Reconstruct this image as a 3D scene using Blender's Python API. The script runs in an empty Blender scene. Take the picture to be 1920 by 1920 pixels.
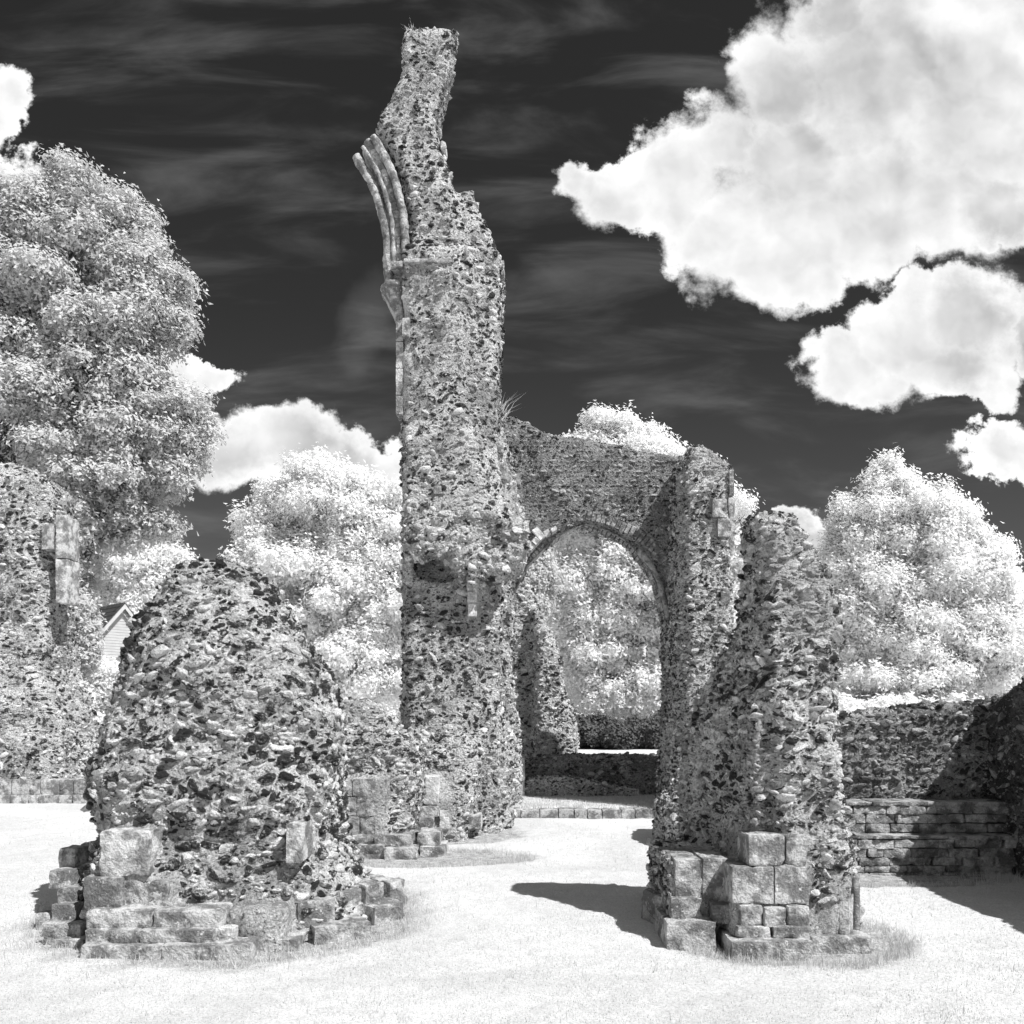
import bpy, math, random
import numpy as np
from mathutils import Vector

# ------------------------------------------------------------------ camera, sky, sun
C = bpy.context.scene
COL = C.collection
F = 1600.0          # focal length in photo pixels (1920 wide)
HY = 1335.0         # photo row of the horizon
EYE = 1.65

cam_d = bpy.data.cameras.new('camera')
cam = bpy.data.objects.new('camera', cam_d)
COL.objects.link(cam)
cam.location = (0, 0, EYE)
cam.rotation_euler = (math.radians(90), 0, 0)
cam_d.sensor_width = 36
cam_d.lens = 36 * F / 1920
cam_d.shift_y = (HY - 960) / 1920
cam_d.clip_start = 0.05
cam_d.clip_end = 3000
C.camera = cam

C.view_settings.view_transform = 'Standard'
C.view_settings.look = 'None'
C.view_settings.exposure = 0.24
C.view_settings.gamma = 1.0
C.cycles.max_bounces = 8
C.cycles.diffuse_bounces = 6
C.cycles.transmission_bounces = 6

# shadow of a point of height 1 falls at (SA, SB)
SA, SB = -0.58, 0.46
sun_d = bpy.data.lights.new('sun', 'SUN')
sun_d.energy = 5.0
sun_d.angle = math.radians(0.5)
sun_d.color = (1.0, 1.0, 1.0)
sun = bpy.data.objects.new('sun', sun_d)
COL.objects.link(sun)
sun.location = (20, -12, 34)
sun.rotation_euler = Vector((SA, SB, -1)).to_track_quat('-Z', 'Y').to_euler()
SUN_EL = math.atan2(1, math.hypot(SA, SB))
SUN_AZ = math.atan2(-SA, -SB)       # compass angle from +Y towards +X


class NT:
    """small helper for building node trees"""
    def __init__(s, tree):
        s.t = tree
        s.n = tree.nodes
        s.l = tree.links

    def node(s, typ, ins=None, **kw):
        n = s.n.new(typ)
        for k, v in kw.items():
            setattr(n, k, v)
        for k, v in (ins or {}).items():
            sock = n.inputs[k]
            if isinstance(v, bpy.types.NodeSocket):
                s.l.new(v, sock)
            else:
                sock.default_value = v
        return n

    def math(s, op, a, b=None, c=None, clamp=False):
        ins = {0: a}
        if b is not None:
            ins[1] = b
        if c is not None:
            ins[2] = c
        n = s.node('ShaderNodeMath', ins, operation=op)
        n.use_clamp = clamp
        return n.outputs[0]

    def vmath(s, op, a, b=None, out=0, scale=None):
        ins = {0: a}
        if b is not None:
            ins[1] = b
        n = s.node('ShaderNodeVectorMath', ins, operation=op)
        if scale is not None:
            if isinstance(scale, bpy.types.NodeSocket):
                s.l.new(scale, n.inputs['Scale'])
            else:
                n.inputs['Scale'].default_value = scale
        return n.outputs[out]

    def noise(s, vec, scale, detail=4, rough=0.55, out=0, dist=0.0):
        n = s.node('ShaderNodeTexNoise', {'Vector': vec, 'Scale': scale, 'Detail': detail,
                                          'Roughness': rough, 'Distortion': dist})
        return n.outputs[out]

    def ramp(s, fac, pts, interp='LINEAR'):
        n = s.node('ShaderNodeValToRGB', {'Fac': fac})
        cr = n.color_ramp
        cr.interpolation = interp
        while len(cr.elements) < len(pts):
            cr.elements.new(0.5)
        for e, (p, v) in zip(cr.elements, pts):
            e.position = p
            e.color = (v, v, v, 1)
        return n.outputs[0]

    def mrange(s, v, a, b, c=0.0, d=1.0, smooth=True):
        n = s.node('ShaderNodeMapRange', {0: v, 1: a, 2: b, 3: c, 4: d})
        n.interpolation_type = 'SMOOTHSTEP' if smooth else 'LINEAR'
        return n.outputs[0]

    def mixf(s, f, a, b):
        n = s.node('ShaderNodeMix', {0: f, 2: a, 3: b}, data_type='FLOAT')
        return n.outputs[0]


# ---- the sky: dark infrared sky with cumulus laid out by direction
world = bpy.data.worlds.new('World')
C.world = world
world.use_nodes = True
w = NT(world.node_tree)
for n in list(w.n):
    w.n.remove(n)
tc = w.node('ShaderNodeTexCoord').outputs['Generated']
sep = w.node('ShaderNodeSeparateXYZ', {0: tc})
dx, dy, dz = sep.outputs
ym = w.math('MAXIMUM', dy, 0.08)
uu = w.math('DIVIDE', dx, ym)
vv = w.math('DIVIDE', dz, ym)
base = w.node('ShaderNodeCombineXYZ', {0: uu, 1: vv, 2: 0.0}).outputs[0]

BLOBS = [  # px, py, rx, ry of the cloud masses (directions, photo pixels)
    (1085, 335, 80, 62), (1160, 370, 115, 105), (1270, 320, 140, 125), (1360, 270, 120, 130),
    (1480, 150, 150, 170), (1640, 130, 240, 260), (1560, 20, 110, 110), (1850, 170, 270, 300), (1500, 400, 280, 130),
    (1700, 370, 300, 175), (1440, 500, 170, 95), (1500, 290, 170, 130), (1400, 430, 190, 110), (1880, 390, 120, 105),
    (1562, 655, 95, 74), (1690, 625, 150, 115), (1588, 705, 108, 95), (1770, 690, 160, 92), (1830, 600, 130, 110), (1650, 740, 110, 66), (1930, 640, 60, 90),
    (1890, 832, 112, 76),
    (-15, 205, 100, 82), (-10, 310, 85, 50), (372, 690, 76, 40),
    (535, 825, 165, 92), (420, 830, 120, 105), (660, 865, 130, 95), (790, 880, 100, 70),
    (1480, 1000, 90, 46), (1560, 1030, 120, 60), (1930, 1100, 70, 34), (230, 1010, 90, 40),
]


def cloud_density(p):
    cur = None
    for (cx, cy, rx, ry) in BLOBS:
        c = ((cx - 960) / F, (HY - cy) / F, 0)
        sub = w.vmath('SUBTRACT', p, c)
        mul = w.vmath('MULTIPLY', sub, (F / rx, F / ry, 0))
        ln = w.vmath('LENGTH', mul, out=1)
        val = w.math('SUBTRACT', 1.0, ln)
        cur = val if cur is None else w.math('SMOOTH_MAX', cur, val, 0.05)
    return cur


def warped(p, off=(0, 0, 0)):
    q = w.vmath('ADD', p, off)
    n1 = w.noise(q, 7.0, 9, 0.62, out=1)
    d1 = w.vmath('SCALE', w.vmath('SUBTRACT', n1, (.5, .5, .5)), scale=0.17)
    n2 = w.noise(q, 34.0, 6, 0.6, out=1)
    d2 = w.vmath('SCALE', w.vmath('SUBTRACT', n2, (.5, .5, .5)), scale=0.022)
    return w.vmath('ADD', w.vmath('ADD', q, d1), d2)


D0 = cloud_density(warped(base))
nfine = w.noise(base, 26.0, 10, 0.66)
D0e = w.math('ADD', w.math('SUBTRACT', D0, 0.10), w.math('MULTIPLY', w.math('SUBTRACT', nfine, 0.5), 0.36))
soft = w.mrange(w.noise(base, 5.0, 2, 0.5), 0.35, 0.7, 0.10, 0.46)
alpha = w.node('ShaderNodeMapRange', {0: D0e, 1: 0.0, 2: soft, 3: 0.0, 4: 1.0}, interpolation_type='SMOOTHSTEP').outputs[0]
# puffs: relief of a noise field lit from the upper right
pn = w.vmath('ADD', base, w.vmath('SCALE', w.vmath('SUBTRACT', w.noise(base, 12, 5, .6, out=1), (.5, .5, .5)), scale=0.05))
h0 = w.noise(pn, 7.0, 4, 0.5)
h1 = w.noise(w.vmath('ADD', pn, (0.012, 0.018, 0)), 7.0, 4, 0.5)
emb = w.math('MULTIPLY', w.math('SUBTRACT', h0, h1), 1.1)
depth_sh = w.mrange(D0, 0.10, 0.75, 0.0, 1.0)
big = w.mrange(w.noise(base, 3.2, 3, 0.5), 0.40, 0.62, 0.0, 1.0)
gray = w.math('MULTIPLY', depth_sh, w.mixf(big, 0.14, 0.42))
cl = w.math('ADD', w.math('SUBTRACT', 0.90, gray), emb)
cl = w.math('MINIMUM', w.math('MAXIMUM', cl, 0.35), 0.98)

sky = w.node('ShaderNodeTexSky')
sky.sky_type = 'NISHITA'
sky.sun_disc = False
sky.sun_elevation = SUN_EL
sky.sun_rotation = SUN_AZ
sky.air_density = 1.0
sky.dust_density = 0.6
sky.ozone_density = 1.0
red = w.node('ShaderNodeSeparateColor', {0: sky.outputs[0]}).outputs[0]
sk = w.math('ADD', w.math('MULTIPLY', red, 0.022), w.mrange(vv, 0.05, 0.50, 0.030, 0.0))
sk = w.math('MINIMUM', sk, 0.11)
# thin cirrus streaks
st = w.vmath('MULTIPLY', base, (1.6, 6.5, 1.0))
cir = w.noise(st, 2.4, 7, 0.55, dist=0.5)
cir = w.mrange(cir, 0.45, 0.80, 0.0, 0.075)
sk = w.math('ADD', sk, cir)
wsp = w.vmath('SUBTRACT', w.vmath('ADD', base, w.vmath('SCALE', w.vmath('SUBTRACT', w.noise(base, 5, 5, .6, out=1), (.5, .5, .5)), scale=0.10)), ((690 - 960) / F, (HY - 600) / F, 0))
wx = w.vmath('DOT_PRODUCT', wsp, (38.0, -10.0, 0), out=1)
wy = w.vmath('DOT_PRODUCT', wsp, (4.0, 15.0, 0), out=1)
wr = w.math('ADD', w.math('MULTIPLY', wx, wx), w.math('MULTIPLY', w.math('MULTIPLY', wy, wy), 1.0))
sk = w.math('ADD', sk, w.mrange(wr, 0.0, 1.6, 0.035, 0.0))
front = w.math('ADD', w.math('MULTIPLY', sk, w.math('SUBTRACT', 1.0, alpha)), w.math('MULTIPLY', cl, alpha))
# the rest of the sky, behind and overhead
gn = w.noise(w.vmath('MULTIPLY', tc, (1, 1, 2.2)), 2.6, 7, 0.6)
ga = w.mrange(gn, 0.50, 0.60)
rest = w.math('ADD', w.math('MULTIPLY', sk, w.math('SUBTRACT', 1.0, ga)), w.math('MULTIPLY', 0.75, ga))
isf = w.mrange(dy, 0.22, 0.34)
lum = w.mixf(isf, rest, front)
below = w.mrange(dz, -0.02, 0.0)
lum = w.math('MULTIPLY', lum, w.mixf(below, 0.4, 1.0))
bg = w.node('ShaderNodeBackground', {0: w.node('ShaderNodeCombineColor', {0: lum, 1: lum, 2: lum}).outputs[0], 1: 1.0})
wo = w.node('ShaderNodeOutputWorld')
w.l.new(bg.outputs[0], wo.inputs[0])


# ------------------------------------------------------------------ helpers
rng = np.random.default_rng(11)
random.seed(5)


def PX(px, Y):
    return (px - 960) / F * Y


def PZ(py, Y):
    return EYE - (py - HY) / F * Y


def GY(py, z=0.0):          # depth of a ground point seen at photo row py
    return (EYE - z) * F / (py - HY)


def _hash(ix, iy, iz, seed):
    h = (ix * 374761393 + iy * 668265263 + iz * 2147483647 + seed * 974634777) & 0xffffffff
    h = ((h ^ (h >> 13)) * 1274126177) & 0xffffffff
    h = ((h ^ (h >> 16)) * 2246822519) & 0xffffffff
    return ((h ^ (h >> 15)) & 0xffffff) / float(0xffffff)


def vnoise(P, seed=0):
    i = np.floor(P).astype(np.int64)
    f = P - i
    f = f * f * (3 - 2 * f)
    out = 0
    for a in (0, 1):
        for b in (0, 1):
            for c in (0, 1):
                wgt = (f[:, 0] if a else 1 - f[:, 0]) * (f[:, 1] if b else 1 - f[:, 1]) * (f[:, 2] if c else 1 - f[:, 2])
                out = out + wgt * _hash(i[:, 0] + a, i[:, 1] + b, i[:, 2] + c, seed)
    return out * 2 - 1


def fbm(P, scale, octv=4, rough=0.5, seed=0):
    s, a, t = 0, 1.0, 0
    Q = P * scale
    for o in range(octv):
        s = s + a * vnoise(Q + 17.3 * o, seed + o)
        t += a
        a *= rough
        Q = Q * 2.03
    return s / t


def make_mesh(name, V, T, mats, parent=None, midx=None, smooth=None, attrs=None, loc=None):
    """V (n,3) world coordinates, T (m,3|4) faces; origin moved to loc (or the parent's place)"""
    V = np.asarray(V, dtype=np.float64)
    T = np.asarray(T, dtype=np.int32)
    org = np.array(loc if loc is not None else (parent.location if parent else (0, 0, 0)), dtype=float)
    V = V - org
    k = T.shape[1]
    me = bpy.data.meshes.new(name)
    me.vertices.add(len(V))
    me.vertices.foreach_set('co', V.astype(np.float32).ravel())
    me.loops.add(T.size)
    me.loops.foreach_set('vertex_index', T.ravel())
    me.polygons.add(len(T))
    me.polygons.foreach_set('loop_start', np.arange(0, T.size, k, dtype=np.int32))
    if midx is not None:
        me.polygons.foreach_set('material_index', np.asarray(midx, dtype=np.int32))
    if smooth is None:
        smooth = np.zeros(len(T), dtype=bool)
    elif smooth is True:
        smooth = np.ones(len(T), dtype=bool)
    me.polygons.foreach_set('use_smooth', smooth)
    me.update(calc_edges=True)
    for an, av in (attrs or {}).items():
        at = me.attributes.new(an, 'FLOAT', 'POINT')
        at.data.foreach_set('value', np.asarray(av, dtype=np.float32))
    for m in (mats if isinstance(mats, (list, tuple)) else [mats]):
        me.materials.append(m)
    o = bpy.data.objects.new(name, me)
    COL.objects.link(o)
    if parent is not None:
        o.parent = parent
    else:
        o.location = org
    return o


def tag(o, label=None, cat=None, group=None, kind=None):
    if label:
        o['label'] = label
    if cat:
        o['category'] = cat
    if group:
        o['group'] = group
    if kind:
        o['kind'] = kind
    return o


def thing(name, loc, label, cat, group=None):
    o = bpy.data.objects.new(name, None)
    o.empty_display_size = 0.3
    COL.objects.link(o)
    o.location = loc
    return tag(o, label, cat, group)


class Soup:
    """collects vertices and triangles"""
    def __init__(s):
        s.V, s.T, s.M, s.S, s.A, s.n = [], [], [], [], [], 0

    def add(s, V, T, m=0, smooth=False, tone=0.5):
        V = np.asarray(V, float)
        T = np.asarray(T, int)
        if len(T) == 0:
            return
        s.V.append(V)
        s.T.append(T + s.n)
        s.n += len(V)
        s.M.append(np.full(len(T), m))
        s.S.append(np.full(len(T), smooth) if np.isscalar(smooth) else np.asarray(smooth))
        s.A.append(np.full(len(V), tone) if np.isscalar(tone) else np.asarray(tone))

    def build(s, name, mats, parent=None, loc=None):
        return make_mesh(name, np.vstack(s.V), np.vstack(s.T), mats, parent, np.concatenate(s.M),
                         np.concatenate(s.S).astype(bool), {'tone': np.concatenate(s.A)}, loc)


def quads_to_tris(Q):
    Q = np.asarray(Q)
    return np.vstack([Q[:, [0, 1, 2]], Q[:, [0, 2, 3]]])


def ico(sub):
    import bmesh
    bm = bmesh.new()
    bmesh.ops.create_icosphere(bm, subdivisions=sub, radius=1)
    V = np.array([v.co[:] for v in bm.verts])
    T = np.array([[v.index for v in f.verts] for f in bm.faces])
    bm.free()
    return V, T


def stone_protos(sub, n, seed):
    r = np.random.default_rng(seed)
    V, T = ico(sub)
    out = []
    for i in range(n):
        pl = r.normal(size=(9, 3))
        pl /= np.linalg.norm(pl, axis=1)[:, None]
        d = r.uniform(0.42, 1.0, size=9)
        dots = V @ pl.T
        rad = np.min(np.where(dots > 0.05, d / np.maximum(dots, 0.05), 9), axis=1)
        rad = np.minimum(rad, 1.2)
        knob = i % 4 == 1
        if knob:      # rounded knobbly nodule
            rad = 0.55 * rad + 0.45 * (0.9 + 0.35 * fbm(V + i * 7.7, 1.7, 3, .55, i))
        rad = rad * (1 + 0.30 * fbm(V + i * 3.1, 1.9, 3, .6, i + 50))
        out.append((V * rad[:, None], T, knob))
    return out


PROTO_HI = stone_protos(3, 14, 1)
PROTO_LO = stone_protos(2, 14, 2)


def loft(sections):
    """sections: list of (n,3) rings with equal n, bottom to top -> closed (V, quads+caps as tris)"""
    n = len(sections[0])
    V = np.vstack(sections)
    T = []
    for k in range(len(sections) - 1):
        for i in range(n):
            j = (i + 1) % n
            a, b, c, d = k * n + i, k * n + j, (k + 1) * n + j, (k + 1) * n + i
            T += [(a, b, c), (a, c, d)]
    V = np.vstack([V, sections[0].mean(0), sections[-1].mean(0)])
    cb, ct = len(V) - 2, len(V) - 1
    L = (len(sections) - 1) * n
    for i in range(n):
        j = (i + 1) % n
        T.append((cb, j, i))
        T.append((ct, L + i, L + j))
    return V, np.array(T)


def prism(poly_xz, y0, y1, y0f=None):
    """prism from an outline in the XZ plane (list of (x,z)), triangulated, between depths"""
    from mathutils.geometry import tessellate_polygon
    P = [Vector((x, z, 0)) for x, z in poly_xz]
    tris = tessellate_polygon([P])
    n = len(P)
    V = [(x, y0, z) for x, z in poly_xz] + [(x, y1, z) for x, z in poly_xz]
    T = [tuple(t) for t in tris] + [(t[2] + n, t[1] + n, t[0] + n) for t in tris]
    for i in range(n):
        j = (i + 1) % n
        T += [(i, j, j + n), (i, j + n, i + n)]
    return np.array(V, float), np.array(T)


def pxpoly(pts, Y):
    return [(PX(a, Y), PZ(b, Y)) for a, b in pts]


def box(x0, x1, y0, y1, z0, z1):
    V = np.array([(x, y, z) for z in (z0, z1) for y in (y0, y1) for x in (x0, x1)], float)
    Q = np.array([(0, 2, 3, 1), (4, 5, 7, 6), (0, 1, 5, 4), (2, 6, 7, 3), (0, 4, 6, 2), (1, 3, 7, 5)])
    return V, quads_to_tris(Q)


def temp_obj(V, T):
    me = bpy.data.meshes.new('tmp')
    me.from_pydata([tuple(v) for v in V], [], [tuple(int(i) for i in t) for t in T])
    import bmesh
    bm = bmesh.new()
    bm.from_mesh(me)
    bmesh.ops.recalc_face_normals(bm, faces=bm.faces)
    bm.to_mesh(me)
    bm.free()
    o = bpy.data.objects.new('tmp', me)
    COL.objects.link(o)
    return o


def solid(adds, cuts=(), voxel=0.06, smooth_it=2):
    """union of closed shapes minus cuts, voxel remeshed -> (V, T)"""
    tmp = []
    V = np.vstack([a[0] for a in adds])
    T, n = [], 0
    for a in adds:
        T.append(np.asarray(a[1]) + n)
        n += len(a[0])
    o = temp_obj(V, np.vstack(T))
    tmp.append(o)
    m = o.modifiers.new('r0', 'REMESH')
    m.mode = 'VOXEL'
    m.voxel_size = voxel
    m.adaptivity = 0
    for c in cuts:
        co = temp_obj(*c)
        tmp.append(co)
        b = o.modifiers.new('b', 'BOOLEAN')
        b.operation = 'DIFFERENCE'
        b.solver = 'EXACT'
        b.object = co
    if cuts:
        m = o.modifiers.new('r1', 'REMESH')
        m.mode = 'VOXEL'
        m.voxel_size = voxel
    if smooth_it:
        sm = o.modifiers.new('s', 'SMOOTH')
        sm.iterations = smooth_it
    dg = bpy.context.evaluated_depsgraph_get()
    dg.update()
    ev = o.evaluated_get(dg)
    me = ev.to_mesh()
    me.calc_loop_triangles()
    V = np.empty(len(me.vertices) * 3)
    me.vertices.foreach_get('co', V)
    T = np.empty(len(me.loop_triangles) * 3, dtype=np.int32)
    me.loop_triangles.foreach_get('vertices', T)
    V, T = V.reshape(-1, 3), T.reshape(-1, 3)
    ev.to_mesh_clear()
    for t in tmp:
        md = t.data
        bpy.data.objects.remove(t)
        bpy.data.meshes.remove(md)
    return V, T


def vert_normals(V, T):
    fn = np.cross(V[T[:, 1]] - V[T[:, 0]], V[T[:, 2]] - V[T[:, 0]])
    N = np.zeros_like(V)
    for k in range(3):
        np.add.at(N, T[:, k], fn)
    return N / np.maximum(np.linalg.norm(N, axis=1), 1e-12)[:, None]


def roughen(V, T, amp, scale, octv=4, seed=0, rough=0.55):
    N = vert_normals(V, T)
    d = fbm(V, scale, octv, rough, seed)
    return V + N * (d * amp)[:, None]


def scatter(V, T, size, seed, hi=False, cover=1.0, vary=0.35, flat=0.72, tone=None, exclude=(), proud=0.25,
            maxn=22000, course=0.0, depth=0.75, cull=True, spread=1.0):
    """flint nodules set in the faces of a rough core; returns list of (V,T,smooth,tone)"""
    size = size * 0.54
    r = np.random.default_rng(seed)
    A, B, Cc = V[T[:, 0]], V[T[:, 1]], V[T[:, 2]]
    fn = np.cross(B - A, Cc - A)
    ar = np.linalg.norm(fn, axis=1) / 2
    fn = fn / np.maximum(ar * 2, 1e-12)[:, None]
    cen = (A + B + Cc) / 3
    if cull:
        view = np.array([0, 0, EYE]) - cen
        view /= np.linalg.norm(view, axis=1)[:, None]
        wgt = ar * ((fn * view).sum(1) > -0.35)
    else:
        wgt = ar.copy()
    wgt = wgt * (cen[:, 2] > -0.05)
    tot = wgt.sum()
    if tot <= 0:
        return []
    n_c = int(tot / (size * size * flat) * 3.2)
    n_c = min(n_c, maxn * 4)
    fi = r.choice(len(T), size=n_c, p=wgt / tot)
    a, b = r.random(n_c), r.random(n_c)
    fl = a + b > 1
    a[fl], b[fl] = 1 - a[fl], 1 - b[fl]
    P = A[fi] + (B[fi] - A[fi]) * a[:, None] + (Cc[fi] - A[fi]) * b[:, None]
    N = fn[fi]
    if course > 0:
        vert = np.abs(N[:, 2]) < 0.5
        z = np.round(P[:, 2] / course) * course + r.normal(0, course * 0.06, n_c)
        P[:, 2] = np.where(vert, z, P[:, 2])
    S = size * np.exp(r.normal(0, vary, n_c)) * 0.5
    S = np.clip(S, size * 0.22, size * 0.95)
    order = np.argsort(-S + r.normal(0, size * 0.12, n_c))
    cell = size * 1.2
    grid = {}
    keep = []
    Pq = P.copy()
    Pq[:, 2] /= flat
    for i in order:
        p = Pq[i]
        k = (int(p[0] // cell), int(p[1] // cell), int(p[2] // cell))
        ok = True
        si = S[i]
        for dx in (-1, 0, 1):
            for dy in (-1, 0, 1):
                for dz in (-1, 0, 1):
                    for (q, sq) in grid.get((k[0] + dx, k[1] + dy, k[2] + dz), ()):
                        if (p[0] - q[0]) ** 2 + (p[1] - q[1]) ** 2 + (p[2] - q[2]) ** 2 < ((si + sq) * spread) ** 2:
                            ok = False
                            break
                    if not ok:
                        break
                if not ok:
                    break
            if not ok:
                break
        if ok:
            grid.setdefault(k, []).append((p, si))
            keep.append(i)
            if len(keep) >= maxn:
                break
    keep = np.array(keep)
    if cover < 1:
        keep = keep[r.random(len(keep)) < cover]
    P, N, S = P[keep], N[keep], S[keep]
    for (x0, x1, y0, y1, z0, z1) in exclude:
        ins = (P[:, 0] > x0 - S * .5) & (P[:, 0] < x1 + S * .5) & (P[:, 1] > y0 - .1) & (P[:, 1] < y1 + .1) & (P[:, 2] > z0 - S * .4) & (P[:, 2] < z1 + S * .4)
        P, N, S = P[~ins], N[~ins], S[~ins]
    m = len(P)
    up = np.tile([0, 0, 1.0], (m, 1))
    horiz = np.abs(N[:, 2]) > 0.92
    up[horiz] = [0, 1.0, 0]
    tx = np.cross(up, N)
    tx /= np.linalg.norm(tx, axis=1)[:, None]
    ty = np.cross(N, tx)
    ang = r.normal(0, 0.38, m)
    ca, sa = np.cos(ang)[:, None], np.sin(ang)[:, None]
    tx, ty = tx * ca + ty * sa, ty * ca - tx * sa
    tilt = r.normal(0, 0.45, m)[:, None]
    N2 = N * np.cos(tilt) + ty * np.sin(tilt)
    ty = ty * np.cos(tilt) - N * np.sin(tilt)
    sx = S * r.uniform(0.95, 1.7, m)
    sy = S * flat * r.uniform(0.6, 1.15, m)
    sn = S * depth * r.uniform(0.8, 1.35, m)
    pos = P + N * (sn * (proud - 0.46 + r.normal(0, 0.27, m)))[:, None]
    tb = np.full(m, 0.5) if tone is None else tone(P)
    isd = r.random(m) > tb - 0.04
    tn = np.where(isd, r.uniform(-0.25, 0.30, m), r.uniform(0.45, 1.0, m))
    protos = PROTO_HI if hi else PROTO_LO
    pi = r.integers(0, len(protos), m)
    out = []
    for k, (pv, pt, smo) in enumerate(protos):
        ids = np.where(pi == k)[0]
        if len(ids) == 0:
            continue
        ang3 = 0
        W = (pv[None, :, 0, None] * (tx[ids] * sx[ids][:, None])[:, None, :]
             + pv[None, :, 1, None] * (ty[ids] * sy[ids][:, None])[:, None, :]
             + pv[None, :, 2, None] * (N2[ids] * sn[ids][:, None])[:, None, :]
             + pos[ids][:, None, :])
        nv = len(pv)
        TT = (pt[None, :, :] + (np.arange(len(ids)) * nv)[:, None, None]).reshape(-1, 3)
        out.append((W.reshape(-1, 3), TT, smo, (tn[ids][:, None] + np.clip(0.45 - pv[None, :, 2], 0, 0.75) * 0.75).ravel()))
    return out


# ------------------------------------------------------------------ materials (infrared: everything is grey)
def new_mat(name):
    m = bpy.data.materials.new(name)
    m.use_nodes = True
    t = NT(m.node_tree)
    for n in list(t.n):
        t.n.remove(n)
    out = t.node('ShaderNodeOutputMaterial')
    return m, t, out


def grey(t, v):
    return t.node('ShaderNodeCombineColor', {0: v, 1: v, 2: v}).outputs[0]


def principled(t, out, col, rough=0.9, bump=None, bstr=0.5, bdist=0.02, spec=0.3):
    ins = {'Base Color': grey(t, col), 'Roughness': rough, 'Specular IOR Level': spec}
    b = t.node('ShaderNodeBsdfPrincipled', ins)
    if bump is not None:
        bn = t.node('ShaderNodeBump', {'Height': bump, 'Strength': bstr, 'Distance': bdist})
        t.l.new(bn.outputs[0], b.inputs['Normal'])
    t.l.new(b.outputs[0], out.inputs[0])
    return b


def mortar_tone(t, co, lo, hi):
    n1 = t.noise(co, 2.2, 5, 0.6)
    n2 = t.noise(co, 42, 7, 0.72)
    v = t.mrange(n1, 0.35, 0.66, lo, hi)
    return t.math('MULTIPLY', v, t.mrange(n2, 0.36, 0.60, 0.58, 1.15)), n2


def mat_flint(name, dark=0.025, light=0.92, lo=0.40, hi=0.80):
    m, t, out = new_mat(name)
    co = t.node('ShaderNodeNewGeometry').outputs['Position']
    tone = t.node('ShaderNodeAttribute', attribute_name='tone').outputs['Fac']
    n = t.noise(co, 36, 6, 0.72)
    n2 = t.noise(co, 120, 3, 0.6)
    v = t.math('ADD', tone, t.math('MULTIPLY', t.math('SUBTRACT', n, 0.5), 2.4))
    v = t.ramp(v, [(0.0, dark), (0.25, dark * 2.4), (0.42, 0.26), (0.58, 0.60), (0.9, light)])
    v = t.math('MULTIPLY', v, t.mrange(n2, 0.3, 0.7, 0.70, 1.12))
    mo, _ = mortar_tone(t, co, lo, hi)
    sm = t.mrange(t.math('ADD', t.noise(co, 15, 6, 0.7), t.math('MULTIPLY', t.math('SUBTRACT', t.noise(co, 1.7, 3, 0.6), 0.5), 0.7)), 0.53, 0.58)
    v = t.mixf(t.math('MULTIPLY', sm, 0.80), v, mo)
    h = t.math('ADD', t.noise(co, 44, 7, 0.68), t.math('MULTIPLY', n2, 0.4))
    principled(t, out, v, t.mrange(v, 0.1, 0.4, 0.45, 0.95), h, 1.0, 0.035, 0.35)
    return m


def mat_mortar(name, lo=0.40, hi=0.80):
    m, t, out = new_mat(name)
    co = t.node('ShaderNodeNewGeometry').outputs['Position']
    v, n2 = mortar_tone(t, co, lo, hi)
    n3 = t.noise(co, 14, 4, 0.6)
    pit = t.mrange(t.noise(co, 24, 5, 0.7), 0.57, 0.62)
    v = t.mixf(t.math('MULTIPLY', pit, 0.85), v, 0.07)
    vor = t.node('ShaderNodeTexVoronoi', {'Vector': co, 'Scale': 30.0}).outputs['Distance']
    h = t.math('ADD', t.math('MULTIPLY', n2, 1.2), t.math('ADD', t.math('MULTIPLY', n3, 1.2), t.math('MULTIPLY', vor, -0.5)))
    principled(t, out, v, 0.95, h, 1.0, 0.045, 0.1)
    return m


def mat_ashlar(name, lo=0.20, hi=0.46):
    m, t, out = new_mat(name)
    co = t.node('ShaderNodeNewGeometry').outputs['Position']
    n1 = t.noise(co, 6, 6, 0.65)
    n2 = t.noise(co, 60, 5, 0.6)
    spots = t.mrange(t.noise(co, 21, 4, 0.7), 0.58, 0.68, 0, 1)
    tone = t.node('ShaderNodeAttribute', attribute_name='tone').outputs['Fac']
    v = t.mrange(n1, 0.42, 0.60, lo, hi)
    v = t.mixf(t.math('MULTIPLY', spots, 0.85), v, 0.68)
    v = t.math('MULTIPLY', v, t.mrange(n2, 0.3, 0.7, 0.75, 1.15))
    v = t.math('MULTIPLY', v, t.math('ADD', 0.65, t.math('MULTIPLY', tone, 0.7)))
    wv = t.node('ShaderNodeTexWave', {'Vector': co, 'Scale': 9.0, 'Distortion': 6.0, 'Detail': 3.0}, bands_direction='DIAGONAL').outputs['Fac']
    pit = t.mrange(t.noise(co, 48, 4, 0.7), 0.62, 0.70)
    v = t.mixf(t.math('MULTIPLY', pit, 0.6), v, 0.08)
    h = t.math('ADD', t.math('ADD', n2, t.math('MULTIPLY', n1, 1.6)), t.math('MULTIPLY', wv, 0.10))
    principled(t, out, v, 0.9, h, 0.9, 0.022, 0.2)
    return m


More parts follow.
